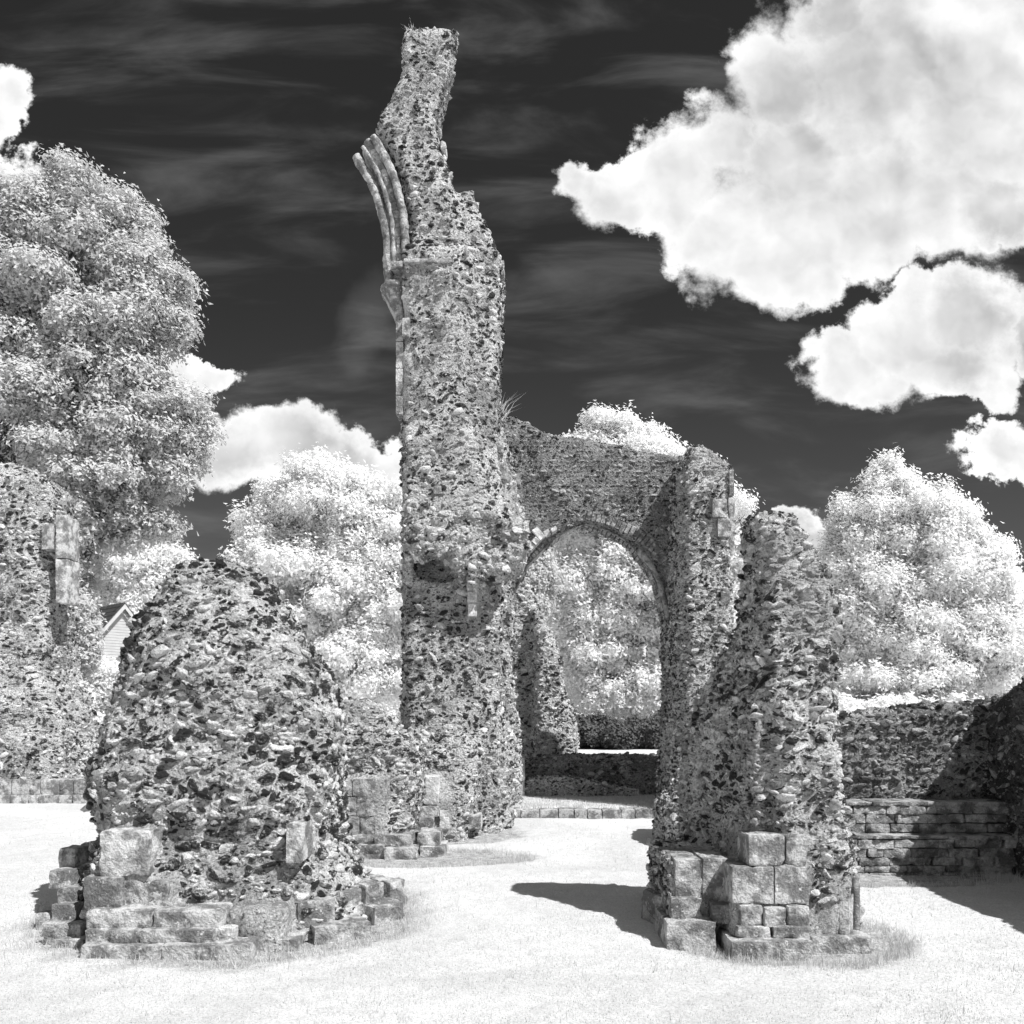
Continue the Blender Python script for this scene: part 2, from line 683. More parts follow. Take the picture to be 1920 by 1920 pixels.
def mat_leaf(name, alb=0.72, trans=0.3, var=0.15):
    m, t, out = new_mat(name)
    tone = t.node('ShaderNodeAttribute', attribute_name='tone').outputs['Fac']
    v = t.math('MULTIPLY', alb, t.math('ADD', 1 - var, t.math('MULTIPLY', tone, var)))
    col = grey(t, v)
    d = t.node('ShaderNodeBsdfDiffuse', {0: col})
    tr = t.node('ShaderNodeBsdfTranslucent', {0: col})
    mx = t.node('ShaderNodeMixShader', {0: trans, 1: d.outputs[0], 2: tr.outputs[0]})
    t.l.new(mx.outputs[0], out.inputs[0])
    return m


def mat_plain(name, v, rough=0.8, nscale=8, nvar=0.25, bstr=0.3):
    m, t, out = new_mat(name)
    co = t.node('ShaderNodeNewGeometry').outputs['Position']
    n = t.noise(co, nscale, 5, 0.6)
    val = t.math('MULTIPLY', v, t.mrange(n, 0.3, 0.7, 1 - nvar, 1 + nvar))
    principled(t, out, val, rough, n, bstr, 0.02)
    return m


M_FLINT = mat_flint('flint')
M_MORTAR = mat_mortar('lime_mortar')
M_MORTAR_D = mat_mortar('weathered_mortar', 0.22, 0.46)
M_FLINT_D = mat_flint('weathered_flint', 0.03, 0.60, 0.22, 0.46)
M_MORTAR_K = mat_mortar('shade_toned_mortar', 0.07, 0.20)  # deep shade of the side wall is put into this darker mortar colour
M_FLINT_K = mat_flint('shade_toned_flint', 0.02, 0.32, 0.07, 0.20)  # flint to match, with the side wall's shade painted into its colour
M_ASH = mat_ashlar('limestone_ashlar', 0.19, 0.56)
M_ASH_L = mat_ashlar('pale_limestone', 0.48, 0.70)
M_LEAF = mat_leaf('infrared_leaf', 0.96, 0.50, 0.04)
M_LEAF_G = mat_leaf('grey_infrared_leaf', 0.80, 0.38, 0.30)
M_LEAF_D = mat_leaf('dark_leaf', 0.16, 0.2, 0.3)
M_BARK = mat_plain('bark', 0.10, 0.95, 12, 0.4, 0.8)
M_GRASSB = mat_leaf('grass_blade', 0.76, 0.36, 0.25)


# ------------------------------------------------------------------ ground
SOIL = [  # bare soil patches round the footings: (x, y, rx, ry)
    (-2.25, 6.9, 1.55, 1.35), (2.0, 6.3, 0.88, 0.75), (3.4, 8.5, 1.6, 0.42), (-1.1, 9.7, 1.3, 0.6), (-1.0, 11.6, 1.2, 0.9),
]


def soil_mask(P):
    m = np.zeros(len(P))
    Q = np.column_stack([P[:, 0], P[:, 1], np.zeros(len(P))])
    nz = fbm(Q, 2.2, 4, 0.6, 3) * 0.22 + fbm(Q, 14, 3, 0.6, 9) * 0.10
    for (x, y, rx, ry) in SOIL:
        d = np.sqrt(((P[:, 0] - x) / rx) ** 2 + ((P[:, 1] - y) / ry) ** 2) + nz
        m = np.maximum(m, np.clip((1.08 - d) / 0.16, 0, 1))
    return m


def axis(a, b, step, far, lo=True):
    mid = list(np.arange(a, b + 1e-6, step))
    up, s = [], step
    v = b
    while v < far:
        s *= 1.25
        v += s
        up.append(v)
    dn, s, v = [], step, a
    while v > -far:
        s *= 1.25
        v -= s
        dn.append(v)
    return np.array(dn[::-1] + mid + up)


gx = axis(-6.5, 6.5, 0.07, 900)
gy = axis(4.0, 16, 0.07, 1200)
GX, GYY = np.meshgrid(gx, gy)
Gv = np.column_stack([GX.ravel(), GYY.ravel(), np.zeros(GX.size)])
Q2 = Gv.copy()
near = np.clip((30 - np.hypot(Gv[:, 0], Gv[:, 1] - 8)) / 10, 0, 1)
sm = soil_mask(Gv)
Gv[:, 2] = near * (fbm(Q2, 0.8, 3, 0.5, 21) * 0.018 + fbm(Q2, 6, 3, 0.6, 22) * 0.012) - sm * 0.02
# raised lawn beyond the kerb step, under the arch
nx, ny = len(gx), len(gy)
ii, jj = np.meshgrid(np.arange(nx - 1), np.arange(ny - 1))
a = (jj * nx + ii).ravel()
Gt = quads_to_tris(np.column_stack([a, a + 1, a + nx + 1, a + nx]))
m, t, out = new_mat('mown_lawn')
co = t.node('ShaderNodeNewGeometry').outputs['Position']
soil = t.node('ShaderNodeAttribute', attribute_name='tone').outputs['Fac']
g1 = t.noise(co, 1.3, 5, 0.6)
g2 = t.noise(co, 60, 5, 0.7)
g3 = t.noise(co, 9, 5, 0.65)
v = t.mrange(t.noise(co, 0.45, 6, 0.65, dist=0.6), 0.36, 0.62, 0.60, 0.71)
v = t.math('MULTIPLY', v, t.mrange(g3, 0.3, 0.7, 0.92, 1.04))
v = t.math('MULTIPLY', v, t.mrange(g2, 0.3, 0.6, 0.74, 1.08))
sv = t.math('MULTIPLY', t.mrange(g3, 0.3, 0.7, 0.28, 0.55), t.mrange(g2, 0.35, 0.62, 0.5, 1.2))
v = t.mixf(soil, v, sv)
h = t.math('ADD', g2, t.math('MULTIPLY', t.noise(co, 170, 3, 0.7), 0.6))
principled(t, out, v, 0.95, h, 0.55, 0.02, 0.1)
M_LAWN = m
lawn = make_mesh('lawn', Gv, Gt, M_LAWN, smooth=True, attrs={'tone': sm})
tag(lawn, 'pale mown lawn around the flint ruins', 'lawn', kind='structure')


def blades(n, x0, x1, y0, y1, hmin, hmax, wid, seed, z=0.0, mask=None, bias=2.0, lean=0.5, keep_soil=0.12):
    r = np.random.default_rng(seed)
    # more blades close to the camera
    Y = y0 * (y1 / y0) ** (r.random(n) ** 1.0)
    X = x0 + (x1 - x0) * r.random(n)
    X = X * (Y / y1) if bias else X
    P = np.column_stack([X, Y, np.full(n, z)])
    s = soil_mask(P)
    ok = (s < 0.4) | (r.random(n) < keep_soil)
    P = P[ok]
    n = len(P)
    Qn = P.copy()
    Qn[:, 2] = 0
    P[:, 2] = z + fbm(Qn, 0.8, 3, 0.5, 21) * 0.018 + fbm(Qn, 6, 3, 0.6, 22) * 0.012 - 0.003
    patch = 0.75 + 0.5 * fbm(Qn, 2.5, 3, .6, 77)
    H = r.uniform(hmin, hmax, n) * np.clip(patch, .4, 1.4)
    az = r.uniform(0, 2 * math.pi, n)
    la = r.uniform(0, 2 * math.pi, n)
    ld = r.uniform(0.1, lean, n) * H
    wv = np.column_stack([np.cos(az), np.sin(az), np.zeros(n)]) * (wid * r.uniform(.6, 1.3, n))[:, None]
    tip = P + np.column_stack([np.cos(la) * ld, np.sin(la) * ld, H])
    V = np.stack([P - wv, P + wv, tip], axis=1).reshape(-1, 3)
    T = np.arange(3 * n).reshape(-1, 3)
    return V, T, np.repeat(r.random(n), 3)


sp = Soup()
V, T, tn = blades(190000, -11.0, 11.0, 4.0, 17.0, 0.008, 0.022, 0.0028, 5)
sp.add(V, T, 0, False, tn)
V, T, tn = blades(2500, -9.0, 9.0, 4.2, 14.0, 0.04, 0.08, 0.003, 6)
sp.add(V, T, 0, False, tn)
# longer unmown fringe round the edge of the bare soil
r_ = np.random.default_rng(8)
for (x, y, rx, ry) in SOIL[:4]:
    n = 5200
    th = r_.uniform(0, 2 * math.pi, n)
    rr = r_.normal(0.97, 0.07, n)
    P = np.column_stack([x + rx * rr * np.cos(th), y + ry * rr * np.sin(th), np.full(n, -0.015)])
    az = r_.uniform(0, 6.28, n)
    wv = np.column_stack([np.cos(az), np.sin(az), 0 * az]) * 0.003
    H = r_.uniform(0.02, 0.05, n) * r_.choice([1, 1, 1, 1.9], n)
    tip = P + np.column_stack([r_.normal(0, .015, n), r_.normal(0, .015, n), H])
    sp.add(np.stack([P - wv, P + wv, tip], axis=1).reshape(-1, 3), np.arange(3 * n).reshape(-1, 3), 0, False, np.repeat(r_.random(n), 3))
gb = sp.build('grass', [M_GRASSB])
tag(gb, 'short pale grass blades covering the lawn', 'grass', kind='stuff')


# ------------------------------------------------------------------ masonry builders
def ring(u_list, xl, xr, yf, yb, z, dxy=(0, 0)):
    return np.array([(xl + (xr - xl) * u, yf + (yb - yf) * v, z) for u, v in u_list])


def oct_fp(k=0.25):
    return [(k, 0), (1 - k, 0), (1, k), (1, 1 - k), (1 - k, 1), (k, 1), (0, 1 - k), (0, k)]


def round_fp(n=20, e=2.6):
    out = []
    for i in range(n):
        a = 2 * math.pi * i / n - math.pi / 2
        c, s = math.cos(a), math.sin(a)
        out.append((0.5 + 0.5 * math.copysign(abs(c) ** (2 / e), c), 0.5 + 0.5 * math.copysign(abs(s) ** (2 / e), s)))
    return out


def body(levels, fp, YL, YR, zmin=-0.15, lf_=None):
    """levels: (py, left px, right px, front y, back y) from bottom to top; silhouettes read at depths YL / YR"""
    secs = []
    for (py, l, r, yf, yb) in levels:
        dd = yb - yf
        z = PZ(py, (YL + YR) / 2)
        rnd = len(fp) > 10
        yl = yf + dd * (.30 if rnd else lf_ if lf_ is not None else .12 if l < 960 else .40)
        yr = yf + dd * (.42 if rnd else .12 if r > 960 else .5)
        g = .018
        secs.append(ring(fp, PX(l, yl) + g, PX(r, yr) - g, yf, yb, max(z, zmin)))
    if secs[0][0, 2] > 0:
        s0 = secs[0].copy()
        s0[:, 2] = -0.15
        secs.insert(0, s0)
    return loft(secs)


def rubble(name, parent, VT, size, seed, hi=False, amp=0.05, scale=2.2, tone=None, exclude=(), mats=None,
           small=True, loc=None, **kw):
    V, T = VT
    V = roughen(V, T, amp, scale, 4, seed)
    V = roughen(V, T, amp * .5, scale * 3.4, 3, seed + 5)
    s = Soup()
    s.add(V, T, 0, True, 0.5)
    for (a, b, sm_, tn) in scatter(V, T, size, seed, hi, tone=tone, exclude=exclude, **kw):
        s.add(a, b, 1, sm_, tn)
    if small:
        kw2 = dict(kw)
        kw2['cover'] = 0.6
        kw2['course'] = 0
        for (a, b, sm_, tn) in scatter(V, T, size * 0.45, seed + 99, False, tone=tone, exclude=exclude,
                                       **{k: v for k, v in kw2.items() if k != 'proud'}, proud=0.1):
            s.add(a, b, 1, sm_, tn)
    return s.build(name, mats or [M_MORTAR, M_FLINT], parent, loc)


def block_geo(x0, x1, y0, y1, z0, z1, seed, n=7, r=0.018, rough=0.008, rot=0.0):
    """worn rectangular stone: subdivided box with rounded edges and a chipped surface"""
    sx, sy, sz = x1 - x0, y1 - y0, z1 - z0
    cnt = [max(4, min(18, int(d / 0.022))) for d in (sx, sy, sz)]
    V, T, n0 = [], [], 0
    for ax in range(3):
        o1, o2 = [k for k in range(3) if k != ax]
        for side in (0, 1):
            g1 = np.linspace(0, 1, cnt[o1] + 1)
            g2 = np.linspace(0, 1, cnt[o2] + 1)
            A, B = np.meshgrid(g1, g2)
            P = np.zeros((A.size, 3))
            P[:, o1] = A.ravel()
            P[:, o2] = B.ravel()
            P[:, ax] = side
            m1, m2 = len(g1), len(g2)
            ii, jj = np.meshgrid(np.arange(m1 - 1), np.arange(m2 - 1))
            q = (jj * m1 + ii).ravel()
            Qd = np.column_stack([q, q + 1, q + m1 + 1, q + m1])
            flip = (side == 1) == (ax == 1)
            if flip:
                Qd = Qd[:, ::-1]
            V.append(P)
            T.append(quads_to_tris(Qd) + n0)
            n0 += len(P)
    P = np.vstack(V)
    T = np.vstack(T)
    dim = np.array([sx, sy, sz])
    half = dim / 2
    L = (P - 0.5) * dim
    rr = min(r * 0.42, half.min() * 0.5)
    inner = np.clip(L, -(half - rr), (half - rr))
    d = L - inner
    ln = np.linalg.norm(d, axis=1)
    dirn = d / np.maximum(ln, 1e-9)[:, None]
    L = inner + dirn * np.minimum(ln, rr)[:, None]
    cen = np.array([(x0 + x1) / 2, (y0 + y1) / 2, (z0 + z1) / 2])
    Wp = L + cen
    nn = fbm(Wp, 6.0, 2, 0.5, seed)[:, None] * rough * 0.9 + fbm(Wp, 24.0, 2, 0.6, seed + 3)[:, None] * rough
    outv = L / np.maximum(np.abs(L / half).max(1), 1e-6)[:, None]
    outv /= np.linalg.norm(outv, axis=1)[:, None]
    edge = (ln > 0.3 * rr)[:, None]
    chips = np.maximum(0, fbm(Wp, 9, 3, .6, seed + 7) - 0.10)[:, None] * 0.055 * edge
    L = L + outv * (nn - chips)
    c, s = math.cos(rot), math.sin(rot)
    X = L[:, 0] * c - L[:, 1] * s
    Yy = L[:, 0] * s + L[:, 1] * c
    L = np.column_stack([X, Yy, L[:, 2]]) + cen
    return L, T


BS = [0]


def block(parent, x0, x1, y0, y1, z0, z1, name='ashlar_block', mat=None, rough=0.008, r=0.018, rot=0.0, tone=None):
    BS[0] += 1
    V, T = block_geo(x0, x1, y0, y1, z0, z1, BS[0] * 13, r=r, rough=rough, rot=rot)
    tn = random.uniform(0.25, 0.75) if tone is None else tone
    s = Soup()
    s.add(V, T, 0, True, tn)
    return s.build(name, [mat or M_ASH], parent)


def pblock(parent, px0, px1, py0, py1, Y, dep, **kw):
    """block whose front face is seen between the given photo pixels at depth Y"""
    zb = PZ(py1, Y)
    return block(parent, PX(px0, Y), PX(px1, Y), Y, Y + dep, -.07 if zb < .07 else zb, PZ(py0, Y), **kw)


def pbox(px0, px1, py0, py1, Y, dep=0.3):
    return (PX(px0, Y), PX(px1, Y), Y - 0.15, Y + dep, PZ(py1, Y), PZ(py0, Y))


def tube(path, rad, n=10, joints=0, seed=0, squash=1.0):
    """round moulding swept along a 3-D path; grooves at the joints"""
    P = np.array(path, float)
    seg = np.linalg.norm(np.diff(P, axis=0), axis=1)
    t = np.concatenate([[0], np.cumsum(seg)])
    k = max(24, int(t[-1] / 0.03))
    if joints:
        k = joints * 8
    tt = np.linspace(0, t[-1], k)
    # smooth interpolation
    Q = np.column_stack([np.interp(tt, t, P[:, i]) for i in range(3)])
    for _ in range(int(k * 0.4)):
        Q[1:-1] = (Q[:-2] + 2 * Q[1:-1] + Q[2:]) / 4
    D = np.gradient(Q, axis=0)
    D /= np.linalg.norm(D, axis=1)[:, None]
    ref = np.array([0, 1.0, 0])
    A = np.cross(D, ref)
    A /= np.linalg.norm(A, axis=1)[:, None]
    B = np.cross(D, A)
    rads = np.full(k, rad) if np.isscalar(rad) else np.interp(tt, np.linspace(0, t[-1], len(rad)), rad)
    if joints:
        ph = (np.arange(k) % 8 == 0)
        rads = rads * np.where(ph, 0.90, 1.0)
    V = []
    for i in range(k):
        for j in range(n):
            a = 2 * math.pi * j / n
            V.append(Q[i] + (A[i] * math.cos(a) + B[i] * math.sin(a) * squash) * rads[i])
    V = np.array(V)
    V = V + (fbm(V, 7, 3, .6, seed) * 0.022)[:, None] * (V - np.repeat(Q, n, axis=0)) / np.maximum(np.repeat(rads, n), 1e-6)[:, None]
    T = []
    for i in range(k - 1):
        for j in range(n):
            a, b = i * n + j, i * n + (j + 1) % n
            T += [(a, b, b + n), (a, b + n, a + n)]
    V = np.vstack([V, Q[0], Q[-1]])
    for j in range(n):
        T.append((len(V) - 2, (j + 1) % n, j))
        T.append((len(V) - 1, (k - 1) * n + j, (k - 1) * n + (j + 1) % n))
    return V, np.array(T)


# ------------------------------------------------------------------ front left: the rounded flint stump
def tone_stump(P):
    return 0.50 + 0.12 * fbm(P, 0.9, 2, .5, 4) - 0.16 * np.clip((P[:, 2] - 1.2) / 1.2, 0, 1) + 0.22 * np.clip((0.95 - P[:, 2]) / 0.8, 0, 1)


stump = thing('flint_pier_stump', (-2.3, 6.9, 0), 'broad rounded stump of flint rubble on a broken stone plinth, at the front left', 'ruined pier')
fpR = round_fp(24, 2.9)
lv = [  # py, left, right, front, back   (silhouette depth 7.0)
    (1712, 120, 700, 6.10, 8.05), (1640, 150, 672, 6.14, 8.0), (1590, 168, 645, 6.20, 7.95), (1550, 180, 640, 6.25, 7.9),
    (1500, 170, 640, 6.22, 7.9), (1440, 163, 642, 6.24, 7.85), (1400, 175, 640, 6.30, 7.8), (1340, 195, 636, 6.34, 7.75),
    (1280, 216, 622, 6.38, 7.7), (1220, 230, 592, 6.45, 7.65), (1180, 243, 562, 6.50, 7.6), (1130, 276, 530, 6.6, 7.5),
    (1095, 296, 508, 6.7, 7.4), (1075, 318, 485, 6.78, 7.3), (1060, 335, 455, 6.85, 7.2)]
stV = solid([box(PX(160, 5.95), PX(525, 5.95), 5.97, 6.6, -.1, PZ(1712, 5.95)), box(PX(160, 6), PX(312, 6), 6.03, 6.6, 0, PZ(1655, 6)), box(PX(192, 6), PX(272, 6), 6.03, 6.6, .2, PZ(1564, 6)), body(lv, fpR, 7.0, 7.0)], voxel=0.035)
Yf = 6.02
ex = [pbox(186, 278, 1558, 1645, 6.02, .5), pbox(156, 228, 1645, 1705, 5.98, .5), pbox(228, 316, 1650, 1705, 5.98, .5),
      pbox(536, 566, 1548, 1615, 6.2, .6), pbox(150, 528, 1702, 1790, 5.9, .5)]
rubble('core', stump, stV, 0.105, 31, hi=True, amp=0.06, scale=1.8, tone=tone_stump, exclude=ex, vary=0.42, flat=0.74,
       depth=0.85, proud=0.28)
pblock(stump, 186, 278, 1558, 1645, 5.98, .40, rough=.014, r=.035, tone=.75)
pblock(stump, 156, 226, 1646, 1706, 5.93, .45, rough=.012, r=.03, tone=.35)
pblock(stump, 230, 314, 1652, 1706, 6.0, .40, rough=.02, r=.04, tone=.4)
pblock(stump, 536, 566, 1545, 1618, 6.18, .5, rough=.012, r=.02, tone=.8)
# plinth: base mouldings
for (a, b, c, d, Y, dep, tn) in [(160, 282, 1706, 1745, 5.84, .5, .7), (284, 415, 1708, 1746, 5.86, .5, .65),
                                 (425, 500, 1708, 1752, 5.95, .5, .35), (502, 528, 1700, 1750, 6.0, .5, .8)]:
    pblock(stump, a, b, c, d, Y, dep, name='base_moulding', rough=.014, r=.06, tone=tn)
for (a, b, c, d, Y, dep, tn) in [(158, 260, 1744, 1775, 5.78, .6, .5), (262, 400, 1744, 1772, 5.78, .6, .45),
                                 (402, 440, 1740, 1770, 5.86, .5, .8), (150, 300, 1774, 1799, 5.70, .6, .7),
                                 (302, 470, 1772, 1796, 5.72, .6, .6), (470, 560, 1762, 1782, 5.98, .6, .5)]:
    pblock(stump, a, b, c, d, Y, dep, name='plinth_slab', rough=.012, r=.022, tone=tn)
# broken plinth turning round the right side
for (a, b, c, d, Y, dep, tn, ro) in [(528, 600, 1690, 1745, 6.25, .45, .55, .5), (600, 650, 1672, 1722, 6.55, .4, .7, .7),
                                     (646, 690, 1660, 1712, 6.85, .4, .45, .8), (680, 722, 1655, 1696, 7.2, .5, .6, .9),
                                     (560, 670, 1735, 1762, 6.22, .5, .45, .45), (650, 722, 1700, 1728, 6.72, .5, .6, .8)]:
    pblock(stump, a, b, c, d, Y, dep, name='plinth_slab', rough=.018, r=.03, tone=tn, rot=ro)
# left side of the plinth, stepping back
for (a, b, c, d, Y, dep, tn, ro) in [(103, 140, 1632, 1668, 6.42, .45, .5, -.3), (112, 152, 1665, 1700, 6.32, .4, .35, -.2),
                                     (100, 150, 1696, 1733, 6.22, .45, .65, -.15), (68, 96, 1712, 1738, 6.5, .25, .8, -.2),
                                     (78, 158, 1732, 1764, 6.08, .5, .4, -.08), (96, 160, 1762, 1778, 6.0, .5, .6, -.05),
                                     (122, 160, 1590, 1640, 6.6, .5, .3, -.3)]:
    pblock(stump, a, b, c, d, Y, dep, name='plinth_slab', rough=.015, r=.035, tone=tn, rot=ro)

# ------------------------------------------------------------------ front right: the tapering pier
def tone_pier(P):
    return 0.52 + 0.14 * fbm(P, 1.1, 2, .5, 14) + 0.05 * np.clip((1.0 - P[:, 2]), 0, 1)


pier = thing('tapering_flint_pier', (2.0, 6.3, 0), 'tapering pier of coursed flint with square stone blocks at its foot, front right', 'ruined pier')
fpO = oct_fp(0.16)
main = [(1790, 1405, 1600, 5.93, 7.2), (1620, 1405, 1606, 5.95, 7.2), (1560, 1404, 1598, 5.97, 7.2), (1500, 1402, 1588, 6.04, 7.15), (1400, 1402, 1582, 6.07, 7.1),
        (1300, 1400, 1580, 6.10, 7.05), (1200, 1398, 1580, 6.15, 7.0), (1150, 1400, 1576, 6.2, 7.0), (1110, 1406, 1568, 6.25, 7.0),
        (1060, 1410, 1545, 6.3, 6.95), (1020, 1400, 1520, 6.32, 6.9), (985, 1394, 1510, 6.35, 6.85), (964, 1402, 1494, 6.42, 6.8)]
wing = [(1800, 1280, 1420, 6.10, 7.6), (1600, 1288, 1420, 6.12, 7.6), (1500, 1296, 1420, 6.12, 7.6), (1400, 1298, 1420, 6.14, 7.5),
        (1340, 1312, 1420, 6.16, 7.4), (1280, 1338, 1425, 6.2, 7.3), (1220, 1368, 1430, 6.25, 7.2), (1180, 1388, 1435, 6.35, 7.1)]
fpW = [(.86, 0.0), (1, 0), (1, 1), (0, 1), (0, .66), (.12, .55)]
buttr = [(1790, 1560, 1616, 6.15, 6.9), (1620, 1560, 1612, 6.2, 6.9), (1560, 1555, 1602, 6.25, 6.9), (1480, 1550, 1590, 6.3, 6.8)]
pV = solid([box(PX(1376, 5.9), PX(1520, 5.9), 5.905, 6.4, -.1, PZ(1630, 5.9)), box(PX(1260, 6.1), PX(1372, 6.1), 6.15, 7.1, -.1, PZ(1616, 6.1)), body(main, fpO, 6.5, 6.5), body(wing, fpW, 6.6, 6.6, lf_=.66), body(buttr, fpO, 6.4, 6.4)], voxel=0.035)
ex = [pbox(1400, 1515, 1562, 1700, 5.98, .5), pbox(1370, 1520, 1625, 1795, 5.95, .5), pbox(1262, 1368, 1608, 1790, 6.2, .5),
      pbox(1556, 1620, 1640, 1790, 6.1, .5), pbox(1520, 1560, 1690, 1790, 6.0, .4)]
rubble('core', pier, pV, 0.088, 41, hi=True, amp=0.045, scale=2.0, tone=tone_pier, exclude=ex, vary=0.36, flat=0.58,
       course=0.058, depth=0.95, proud=0.22)
Y0 = 5.90
pblock(pier, 1404, 1472, 1566, 1624, 5.91, .3, tone=.72)
pblock(pier, 1474, 1512, 1566, 1624, 5.915, .3, tone=.62)
pblock(pier, 1373, 1451, 1626, 1695, 5.88, .42, tone=.62)
pblock(pier, 1453, 1516, 1626, 1695, 5.885, .42, tone=.7)
for (a, b, c, d, Y, tn) in [(1388, 1432, 1698, 1738, 5.86, .5), (1434, 1476, 1702, 1740, 5.84, .45), (1478, 1520, 1700, 1738, 5.83, .6),
                            (1384, 1448, 1738, 1762, 5.82, .7), (1450, 1520, 1738, 1764, 5.81, .6)]:
    pblock(pier, a, b, c, d, Y, .42, name='base_moulding', rough=.018, r=.04, tone=tn)
pblock(pier, 1372, 1524, 1765, 1792, 5.74, .5, name='plinth_slab', rough=.010, r=.018, tone=.65)
pblock(pier, 1266, 1314, 1612, 1682, 6.12, .4, tone=.45)
pblock(pier, 1318, 1366, 1610, 1690, 6.14, .4, tone=.4)
pblock(pier, 1258, 1318, 1684, 1728, 6.06, .4, name='base_moulding', rough=.016, r=.04, tone=.35)
pblock(pier, 1336, 1380, 1696, 1734, 6.0, .4, name='base_moulding', rough=.016, r=.04, tone=.4)
pblock(pier, 1250, 1344, 1730, 1784, 5.93, .5, name='plinth_slab', rough=.014, r=.03, tone=.5)
pblock(pier, 1238, 1262, 1690, 1770, 6.35, .5, name='plinth_slab', rough=.02, r=.04, tone=.3, rot=.3)
# right foot: broken shafts on a slab
for (a, b, c, d, Y, tn) in [(1524, 1548, 1690, 1722, 5.98, .5), (1520, 1552, 1722, 1756, 5.95, .6)]:
    pblock(pier, a, b, c, d, Y, .35, rough=.018, r=.03, tone=tn)
pblock(pier, 1518, 1632, 1756, 1782, 5.88, .6, name='plinth_slab', rough=.02, r=.03, tone=.55, rot=.04)


def polyshaft(parent, px, py0, py1, Y, rad, n, name, tone=.8, mat=None, top_cut=0.0):
    X = PX(px, Y)
    z0, z1 = PZ(py1, Y), PZ(py0, Y)
    secs = []
    for k in range(14):
        z = z0 + (z1 - z0) * k / 13
        rg = []
        for i in range(n):
            a = 2 * math.pi * (i + .5) / n
            zz = z - (top_cut * max(0, math.cos(a)) if k == 13 else 0)
            rg.append((X + rad * math.cos(a), Y + rad + rad * math.sin(a), zz))
        secs.append(np.array(rg))
    V, T = loft(secs)
    V = roughen(V, T, .006, 12, 3, 5)
    s = Soup()
    s.add(V, T, 0, n > 9, tone)
    return s.build(name, [mat or M_ASH_L], parent)


polyshaft(pier, 1584, 1672, 1757, 5.93, 0.085, 8, 'broken_shaft', .45, M_ASH, .04)
polyshaft(pier, 1607, 1640, 1748, 6.05, 0.032, 12, 'slender_shaft', .5, M_ASH)

# ------------------------------------------------------------------ the abbey ruin: tower, arch wall, right buttress
ruin = thing('abbey_ruin', (0, 12.3, 0), 'tall leaning flint tower joined to a wall with a pointed arch, in the middle', 'ruin')


def tone_tower(P):  # paler flints paint sunlight onto the right facet and the overhang band
    return 0.31 + 0.22 * fbm(P, 0.55, 3, .5, 34) + 0.22 * np.clip((P[:, 0] + 0.75) / 0.5, 0, 1) * (P[:, 2] < 5.5) + 0.04 * (P[:, 2] > 6.6) + .35 * ((P[:, 2] > 3.5) & (P[:, 2] < 4.6))


YT = 11.6
fpT = [(0.0, 0.10), (0.04, 0.0), (0.58, -0.04), (0.66, 0.0), (0.98, 0.52), (1.0, 0.62), (0.98, 1.0), (0.02, 1.0)]
low = [(1570, 700, 950, 11.25, 12.9), (1500, 720, 950, 11.3, 12.9), (1400, 748, 952, 11.35, 12.9), (1340, 760, 940, 11.42, 12.9), (1200, 759, 938, 11.45, 12.9),
       (1090, 758, 946, 11.5, 12.9), (1070, 758, 958, 11.46, 12.9)]
bulge = [(1078, 758, 964, 11.5, 12.9), (1058, 755, 986, 11.28, 12.9), (1030, 754, 994, 11.16, 12.9), (980, 755, 992, 11.24, 12.9), (920, 755, 978, 11.40, 12.9),
         (850, 752, 966, 11.45, 12.85), (790, 750, 950, 11.5, 12.8), (760, 749, 926, 11.5, 12.8)]
mid = [(800, 751, 930, 11.5, 12.7), (740, 750, 922, 11.5, 12.7), (680, 751, 926, 11.5, 12.7), (640, 752, 934, 11.5, 12.7), (600, 752, 942, 11.5, 12.7), (560, 750, 948, 11.5, 12.7), (510, 750, 949, 11.5, 12.7),
       (487, 754, 946, 11.52, 12.65), (480, 756, 938, 11.55, 12.6)]
stub = [(500, 850, 940, 11.7, 12.6), (470, 852, 926, 11.75, 12.5), (430, 854, 912, 11.8, 12.45), (395, 856, 896, 11.85, 12.4), (365, 860, 886, 11.9, 12.3)]
fpS = oct_fp(.14)
fin = [(495, 760, 860, 11.65, 12.5), (430, 760, 862, 11.7, 12.45), (390, 756, 858, 11.7, 12.4), (350, 748, 850, 11.7, 12.4), (310, 732, 838, 11.72, 12.4), (275, 712, 828, 11.75, 12.4),
       (255, 698, 822, 11.76, 12.4), (235, 706, 820, 11.78, 12.4), (205, 724, 831, 11.8, 12.35), (180, 736, 838, 11.8, 12.35), (140, 748, 848, 11.82, 12.3), (110, 751, 852, 11.82, 12.3),
       (80, 752, 858, 11.84, 12.3), (64, 754, 862, 11.86, 12.25)]
# underside recesses below the overhang
cut1 = prism(pxpoly([(772, 1080), (775, 1045), (800, 1030), (850, 1040), (866, 1085), (820, 1092)], 11.4), 11.0, 11.75)
cut2 = prism(pxpoly([(868, 1078), (870, 1030), (882, 1022), (892, 1078)], 11.4), 10.9, 11.75)
tV = solid([prism(pxpoly([(780, 1580), (780, 800), (850, 785), (924, 790), (928, 1580)], 13.5), 12.4, 14.6), body(low, fpT, 11.6, 12.2), body(bulge, fpT, 11.6, 12.2), body(mid, fpT, 11.6, 12.1), body(stub, fpS, 12.0, 12.0),
            body(fin, fpS, 12.0, 12.0)], [cut1, cut2], voxel=0.055, smooth_it=1)
exT = [pbox(742, 762, 560, 780, 11.5, .3), pbox(874, 898, 1060, 1160, 11.3, .4)]
rubble('tower', ruin, tV, 0.115, 51, amp=0.055, scale=1.6, tone=tone_tower, exclude=exT, vary=0.42, flat=0.74, depth=0.8,
       proud=0.1, maxn=22000)

